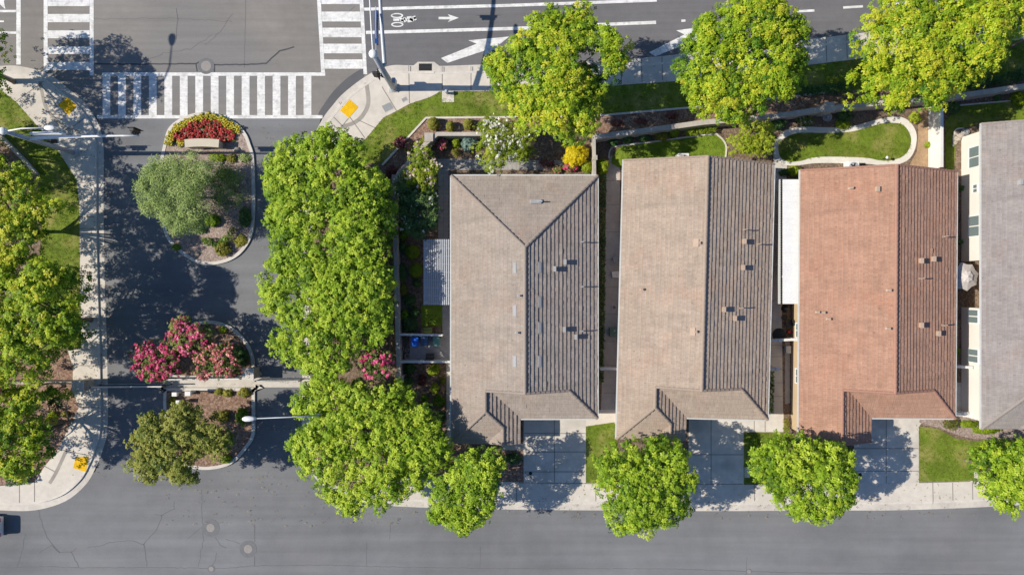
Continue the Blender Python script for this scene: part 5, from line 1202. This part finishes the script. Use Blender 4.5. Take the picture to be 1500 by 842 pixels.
tree('white flowering crape myrtle behind the taupe house', [(692, 205), (700, 185), (720, 175), (745, 178), (770, 178), (783, 195), (787, 215), (775, 236), (750, 242), (732, 252), (714, 252), (704, 240), (695, 226)], 2.8, 1.2, 1.1, 'L_lime', 80, .20, .5, (.42, .16), name='crape_myrtle', flowers=('F_white', .20, .11, .75), edge=1.6, width=.4)
tree('blush white crape myrtle at the corner of the taupe house garden', [(600, 226), (610, 211), (630, 214), (640, 230), (643, 255), (636, 275), (615, 285), (598, 278), (592, 250)], 3.0, 1.1, 1.0, 'L_lime', 80, .18, .5, (.40, .15), name='crape_myrtle', flowers=('F_blush', .15, .11, .7), edge=1.5, width=.4)
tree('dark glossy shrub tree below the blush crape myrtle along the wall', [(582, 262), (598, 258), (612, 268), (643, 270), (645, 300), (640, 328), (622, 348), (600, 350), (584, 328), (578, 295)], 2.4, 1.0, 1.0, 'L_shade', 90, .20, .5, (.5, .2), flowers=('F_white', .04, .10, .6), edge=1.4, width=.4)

# ------------------------------------------------------------------ shrubs and flowers
gB = 'clipped round box shrubs in the corner bed'
shrub('largest clipped olive-green ball, first in the corner bed', 635, 181, 8.5, 9, 1.1, 'L_box', group=gB, ball=True)
shrub('narrow clipped ball, second in the corner bed', 659.5, 185, 6, 7.5, 1.0, 'L_box', group=gB, ball=True)
shrub('clipped ball, third in the corner bed', 686, 182, 7.5, 8, 1.0, 'L_box', group=gB, ball=True)
shrub('clipped ball half under the white crape myrtle in the corner bed', 713, 177, 6, 6, .9, 'L_box', group=gB, ball=True)
shrub('small olive shrub beside the diagonal wall end', 623, 206, 6, 7, .8, 'L_box')
shrub('coral-leaved shrub at the edge of the corner lawn', 586, 208, 9, 8, .9, 'L_red', flowers=('F_coral', .35, .09))
shrub('red-flowering shrub beside the coral-leaved one', 599, 215, 7, 7, .8, 'L_crape', flowers=('F_pink', .35, .08))
shrub('dark maroon shrub under the curved wall', 574, 252, 9, 9, 1.0, 'L_red', tint=(.3, .15))
shrub('pink rose bush inside the corner wall', 648, 210, 7, 10, 1.0, 'L_crape', flowers=('F_pink', .45, .10))
shrub('blue-grey round shrub between pink roses and white crape myrtle', 687, 209, 11, 13, 1.0, 'L_blue', tint=(.6, .15))
shrub('lime green shrub left of the blue-grey one', 668, 209, 6, 7, .7, 'L_lime')
shrub('golden grass clump by the paver path corner', 668, 223, 6, 5, .5, 'L_box', width=.15, L=.25)
shrub('bright yellow round shrub by the thin dividing wall', 844, 226, 18, 17, 1.7, 'L_yellow', L=.13, tint=(.55, .2))
shrub('red rose bush below the bright yellow shrub', 836, 245, 13, 6, .8, 'L_crape', flowers=('F_pink', .4, .10))
shrub('lime shrub right of the red roses', 860, 244, 8, 9, .8, 'L_lime')
shrub('small mixed shrub left of the red roses', 816, 248, 8, 6, .6, 'L_crape', flowers=('F_coral', .2, .08))
shrub('leafy bare-twig shrub by the back wall of taupe house', 800, 240, 14, 7, .7, 'L_red', tint=(.6, .2), n=120)
shrub('light green shrub at the top of the side hedge', 884, 244, 8, 11, 1.4, 'L_lime', L=.14)
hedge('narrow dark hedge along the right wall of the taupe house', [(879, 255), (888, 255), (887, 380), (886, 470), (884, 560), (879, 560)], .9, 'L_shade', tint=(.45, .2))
hedge('clipped hedge strip right of the beige house', [(1125, 543), (1134, 543), (1133, 606), (1125, 607)], .9, 'L_green', tint=(.35, .12))
hedge('small boxy shrub at the front corner of the rust-roofed house', [(1149, 612), (1156, 612), (1156, 632), (1149, 632)], .6, 'L_box')
shrub('round yellow-green shrub, upper of two beside the pergola', 604, 369.5, 9.5, 10, .9, 'L_lime', ball=True, tint=(.38, .1))
shrub('round yellow-green shrub, lower of two beside the pergola', 609, 396, 9.5, 10.5, .9, 'L_lime', ball=True, tint=(.38, .1))
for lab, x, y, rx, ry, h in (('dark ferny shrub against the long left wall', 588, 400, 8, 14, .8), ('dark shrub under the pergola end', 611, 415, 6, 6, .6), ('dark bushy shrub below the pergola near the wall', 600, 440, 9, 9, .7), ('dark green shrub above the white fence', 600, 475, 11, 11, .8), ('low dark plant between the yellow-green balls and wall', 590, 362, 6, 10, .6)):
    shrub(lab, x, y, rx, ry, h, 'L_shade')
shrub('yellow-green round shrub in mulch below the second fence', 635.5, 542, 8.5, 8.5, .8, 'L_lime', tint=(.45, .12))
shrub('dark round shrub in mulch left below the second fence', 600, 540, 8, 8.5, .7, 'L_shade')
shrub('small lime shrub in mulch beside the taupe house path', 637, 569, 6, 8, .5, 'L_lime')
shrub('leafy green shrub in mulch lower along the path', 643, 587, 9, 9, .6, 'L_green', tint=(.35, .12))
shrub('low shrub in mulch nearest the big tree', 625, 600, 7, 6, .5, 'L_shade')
shrub('low red-tinged plant in the mulch bed', 618, 556, 6, 8, .4, 'L_red')
tree('pink flowering crape myrtle squeezed between big trees and long wall', [(524, 522), (540, 513), (562, 512), (577, 522), (579, 540), (566, 553), (540, 554), (526, 544)], 4.6, .9, 1.4, 'L_crape', 80, .16, .5, (.35, .15), name='crape_myrtle', flowers=('F_pink', .34, .15, .6), edge=1.3)
tree('pink flowering crape myrtle at the left edge between two green trees', [(-30, 560), (10, 562), (24, 570), (22, 584), (5, 590), (-30, 590)], 6.6, .9, 1.2, 'L_crape', 80, .16, .5, (.45, .16), name='crape_myrtle', flowers=('F_pink', .4, .14, .7), edge=1.2)
hedge('low boxy hedge at lower left corner by the sidewalk', [(8, 690), (38, 688), (42, 708), (8, 713)], .7, 'L_shade')
shrub('small yellow plant in the left bed by the sidewalk', 76, 608, 6, 6, .5, 'L_lime'); shrub('olive plant beside the small yellow one in left bed', 95, 607, 5, 5, .4, 'L_box')
for lab, x, y, rx, ry, h, mm in (('leafy mid-green shrub against the wall left of pergola top', 590, 340, 8, 10, .8, 'L_green'), ('small olive tuft left of the lower yellow-green ball', 590, 425, 7, 9, .6, 'L_box'), ('dark leafy shrub left of the small dark lawn', 607, 458, 8, 8, .7, 'L_shade'), ('small green shrub at the wall beside the clay-coloured mulch', 592, 462, 6, 9, .6, 'L_green'), ('dark spreading shrub in mulch against the long wall', 596, 560, 8, 9, .6, 'L_shade'), ('olive tuft in mulch between the red plant and path', 648, 557, 5, 6, .4, 'L_box'), ('small dark plant in mulch by the path bottom', 646, 610, 6, 8, .5, 'L_shade'), ('green plant in mulch above the low shrub near big tree', 622, 583, 6, 6, .5, 'L_green')):
    shrub(lab, x, y, rx, ry, h, mm, tint=(.42, .14))
# upper island planting
shrub('bright green low shrub behind the monument wall', 318, 231, 13, 6, .5, 'L_lime', tint=(.4, .1)); shrub('yellow-green tuft in island gravel right of the monument', 339, 232, 7, 6, .5, 'L_box')
shrub('silvery tuft at the island right kerb', 358, 231, 9, 7, .4, 'L_olive', width=.15, L=.25, tint=(.8, .1)); shrub('blue-green shaded bush in the upper island', 330, 256, 14, 9, .6, 'L_olive', tint=(.25, .12))
hedge('low curved green hedge in the lower part of upper island', [(296, 350), (303, 347), (318, 353), (330, 343), (338, 332), (344, 335), (341, 346), (328, 358), (312, 363), (299, 358)], .55, 'L_green', tint=(.38, .12))
shrub('round olive-yellow shrub at the foot of the upper island', 325.5, 364.5, 12, 11, .7, 'L_box')
shrub('leafy green shrub beneath the olive tree', 310, 323, 12, 9, .7, 'L_green', tint=(.4, .12)); shrub('green shrub at the right kerb of upper island', 358, 318, 9, 14, .6, 'L_shade', tint=(.6, .15)); shrub('dark shrub in the olive shade', 292, 335, 9, 7, .5, 'L_shade')
shrub('pale grassy patch plant by the island lower kerb', 352, 352, 10, 9, .25, 'L_box', tint=(.7, .1)); shrub('tiny green plant by the left kerb of upper island', 258, 362, 6, 5, .3, 'L_green')
# middle island
shrub('tiny lime plant in the gravel tip of middle island', 326, 483, 6, 4.5, .4, 'L_lime'); shrub('dark shrub under the coral crape myrtle', 350, 523, 13, 15, .9, 'L_shade'); shrub('maroon shrub beside the stone pillar', 340, 547, 7, 5, .6, 'L_red', flowers=('F_pink', .15, .07))
# lower island
gD = 'dry golden plants in the lower island'
for lab, x, y, r in (('golden dry plant, left of three by the gate strip', 320, 574, 6), ('golden dry plant, middle of three by the gate strip', 333, 576, 7), ('golden dry plant, right of three by the gate strip', 357, 575, 9)): shrub(lab, x, y, r, r * .8, .45, 'L_box', tint=(.6, .2), group=gD)
shrub('green shrub by the right kerb of lower island', 354, 610, 9, 13, .9, 'L_green', tint=(.4, .12)); shrub('olive bush right of the dark island tree', 326, 610, 10, 9, .8, 'L_box', tint=(.4, .12)); shrub('small bush at the island curve near the bottom', 330, 672, 8, 7, .6, 'L_lime', tint=(.4, .1)); shrub('brownish dry tuft left in the lower island', 252, 588, 6, 8, .4, 'L_box', tint=(.4, .2))
# back bed shrubs of the beige house
for lab, x, y, rx, ry, h, mm in (('dark low plant by the turf corner edging', 899, 208, 8, 6, .6, 'L_shade'), ('deep green plant in the back bed of beige house', 920, 201, 8, 8, .8, 'L_shade'), ('grey dark plant right of the deep green one', 944, 201, 9, 7, .7, 'L_shade'), ('yellow-green shrub in back bed, left of two', 970, 199, 11, 7, .8, 'L_box'), ('yellow-green taller shrub in back bed, right of two', 988, 193, 8, 8, .9, 'L_lime')):
    shrub(lab, x, y, rx, ry, h, mm)
hedge('clipped lime hedge at the end of the back bed', [(1004, 190), (1050, 184), (1050, 193), (1004, 200)], .7, 'L_lime', tint=(.42, .1))
shrub('green shrub at the corner of rust-roofed house under the wall', 1164, 250, 9, 8, .9, 'L_lime'); shrub('dark shrub left of the white patio cover top', 1150, 253, 8, 5, .5, 'L_shade')
shrub('agave-like bright plant beside the stone fountain', 1236, 182, 11, 7, .5, 'L_lime', width=.2, L=.35); shrub('dark shrub behind the agave-like plant', 1238, 170, 12, 8, .7, 'L_shade')
shrub('rose bush in bed left of the fountain', 1180, 176, 12, 9, .8, 'L_crape', flowers=('F_blush', .12, .08)); shrub('dark shrub under the upper sweetgum by the path', 1140, 180, 12, 10, .9, 'L_shade')
shrub('yellow plant at the top right of the curved path', 1341, 172, 8, 8, .7, 'L_lime', tint=(.75, .15)); shrub('tiny green plant in bare soil by white wall', 1359, 212, 3.5, 4, .4, 'L_lime')
shrub('dark shrub beyond the white wall under the sweetgum', 1397, 158, 10, 9, .8, 'L_shade'); shrub('dark round plant in the strip behind grey house', 1462, 142, 5, 5, .5, 'L_shade'); shrub('bright shrub at right edge in strip behind grey house', 1494, 144, 11, 10, .8, 'L_lime', tint=(.4, .1))
hedge('dark low hedge on the verge under the right sweetgum', [(1385, 118), (1440, 116), (1500, 100), (1500, 118), (1395, 136)], .6, 'L_shade')
hedge('dark low hedge on the verge between the two right sweetgums', [(1165, 128), (1248, 118), (1248, 136), (1165, 140)], .6, 'L_shade')
for lab, x, y in (('dry brown plant, left one in the shaded street bed', 905, 180), ('dry brown plant, middle one in the shaded street bed', 940, 177), ('dry brown plant, right one in the shaded street bed', 985, 169)): shrub(lab, x, y, 9, 5, .4, 'L_red', tint=(.75, .2), n=90)
hedge('half-round clipped brown hedge at the corner of rust-roofed house', [(1385, 612), (1398, 609), (1405, 617), (1404, 626), (1396, 630), (1384, 627)], .6, 'L_box', tint=(.25, .12)); shrub('low green plants before the cream front wall', 1420, 621, 14, 5, .4, 'L_lime', tint=(.35, .12)); shrub('low green groundcover by the corner of grey house', 1445, 630, 20, 6, .3, 'L_lime', tint=(.4, .12))
shrub('small dark plant at foot of grey house wall near the rocks', 1408, 276, 4, 4, .5, 'L_shade'); shrub('round dark plant at foot of grey house wall above umbrella', 1406, 354, 4.5, 4, .5, 'L_shade'); shrub('green plant at foot of grey house wall below umbrella', 1402, 515, 3.5, 8, .5, 'L_green', tint=(.3, .1))
shrub('dark shrub in the front bed by the taupe house walkway', 751, 672, 12, 8, .6, 'L_shade'); shrub('green shrub at the corner beside the beige house front', 1105, 650, 8, 7, .5, 'L_green', tint=(.35, .12))

# annual flowers in front of the monument: one of each kind, then copies
def flower(name, m, label, group):
    root = thing(name, label, 'flower', (0, 0, .1), group=group); n = 12
    th = RNG.uniform(0, 6.28, n); r = np.sqrt(RNG.uniform(0, 1, n)) * .2
    pos = np.stack([r * np.cos(th), r * np.sin(th), .1 + .25 + .12 * RNG.uniform(0, 1, n) - r * .3], 1)
    leaves('blossoms', pos, np.tile(np.array((0, 0, 1.0)), (n, 1)), RNG.uniform(.1, .95, n), M[m], root, .085, 5, .9, .2, .5)
    th = RNG.uniform(0, 6.28, 14); r = RNG.uniform(.05, .24, 14); leaves('foliage', np.stack([r * np.cos(th), r * np.sin(th), np.full(14, .22)], 1), np.tile(np.array((0, 0, 1.0)), (14, 1)), RNG.uniform(.2, .8, 14), M['L_crape'], root, .12)
    MB().tube([(0, 0, .05), (.02, .02, .35)], .012, 5).tube([(0, 0, .05), (-.06, .03, .3)], .01, 5).tube([(0, 0, .05), (.04, -.06, .3)], .01, 5).build('stem', M['L_crape'], root)
    return root
fr = flower('red_flower', 'F_red', 'red annual flower in the bed before the monument wall', 'red flowers massed in the island bed')
fy = flower('yellow_flower', 'F_yellow', 'yellow annual flower bordering the red flower bed', 'yellow flowers edging the island bed')
red_poly = PL([(252, 205), (257, 195), (270, 188), (283, 180), (300, 175), (318, 178), (330, 188), (342, 194), (344, 203), (335, 206), (300, 205)], .4); yel_poly = PL([(241, 210), (247, 194), (262, 181), (284, 170), (304, 168), (325, 172.5), (346, 184), (351, 192), (341, 192), (330, 184), (318, 175), (300, 172), (283, 177), (268, 186), (255, 195), (250, 210)], .4)
def spread_flowers(proto, poly, n, mind):
    pts = []; tries = 0
    while len(pts) < n and tries < 40:
        tries += 1; x, y = scatter(poly, 200)
        for a, b in zip(x, y):
            if all((a - p[0]) ** 2 + (b - p[1]) ** 2 > mind * mind for p in pts) and len(pts) < n: pts.append((a, b))
    for i, (a, b) in enumerate(pts):
        s = random.uniform(.85, 1.2)
        if i == 0: proto.location = (a, b, .1); proto.scale = (s, s, s)
        else: dup(proto, (a, b, .1), None, random.uniform(0, 6.28), (s, s, s * random.uniform(.8, 1.2)))
spread_flowers(fr, red_poly, 90, .29); spread_flowers(fy, yel_poly, 70, .26)
for x, y in ((263, 212), (266, 208), (261, 207)): dup(fy, (*P(x, y, .4), .1), None, random.uniform(0, 6))

# ------------------------------------------------------------------ light, sky, camera
EL = 40.5
sun = bpy.data.lights.new('sun', 'SUN'); sun.energy = 5.0; sun.angle = R(.5); sun.color = (1, .93, .82)
so = bpy.data.objects.new('sun', sun); C.objects.link(so); so.rotation_euler = (0, R(-(90 - EL)), 0); so.location = (-60, 0, 60)
w = bpy.data.worlds.new('World'); bpy.context.scene.world = w; w.use_nodes = True; nt = w.node_tree
bg = nt.nodes['Background']; sky = nt.nodes.new('ShaderNodeTexSky'); sky.sky_type = 'NISHITA'; sky.sun_disc = False; sky.sun_elevation = R(EL); sky.sun_rotation = R(-90)
sky.ozone_density = 2.5; sky.air_density = 1.2; nt.links.new(mixc(nt, 'MULTIPLY', 1.0, sky.outputs[0], (.74, .96, 1.28)), bg.inputs[0]); bg.inputs[1].default_value = .075
cam = bpy.data.cameras.new('camera'); cam.lens = 24; cam.sensor_width = 36; cam.clip_end = 6000
co = bpy.data.objects.new('camera', cam); C.objects.link(co); co.location = (0, 0, H); co.rotation_euler = (0, 0, 0); bpy.context.scene.camera = co
sc = bpy.context.scene; sc.view_settings.view_transform = 'Standard'; sc.view_settings.look = 'None'; sc.view_settings.exposure = 0
sc.render.resolution_x = 1024; sc.render.resolution_y = 574
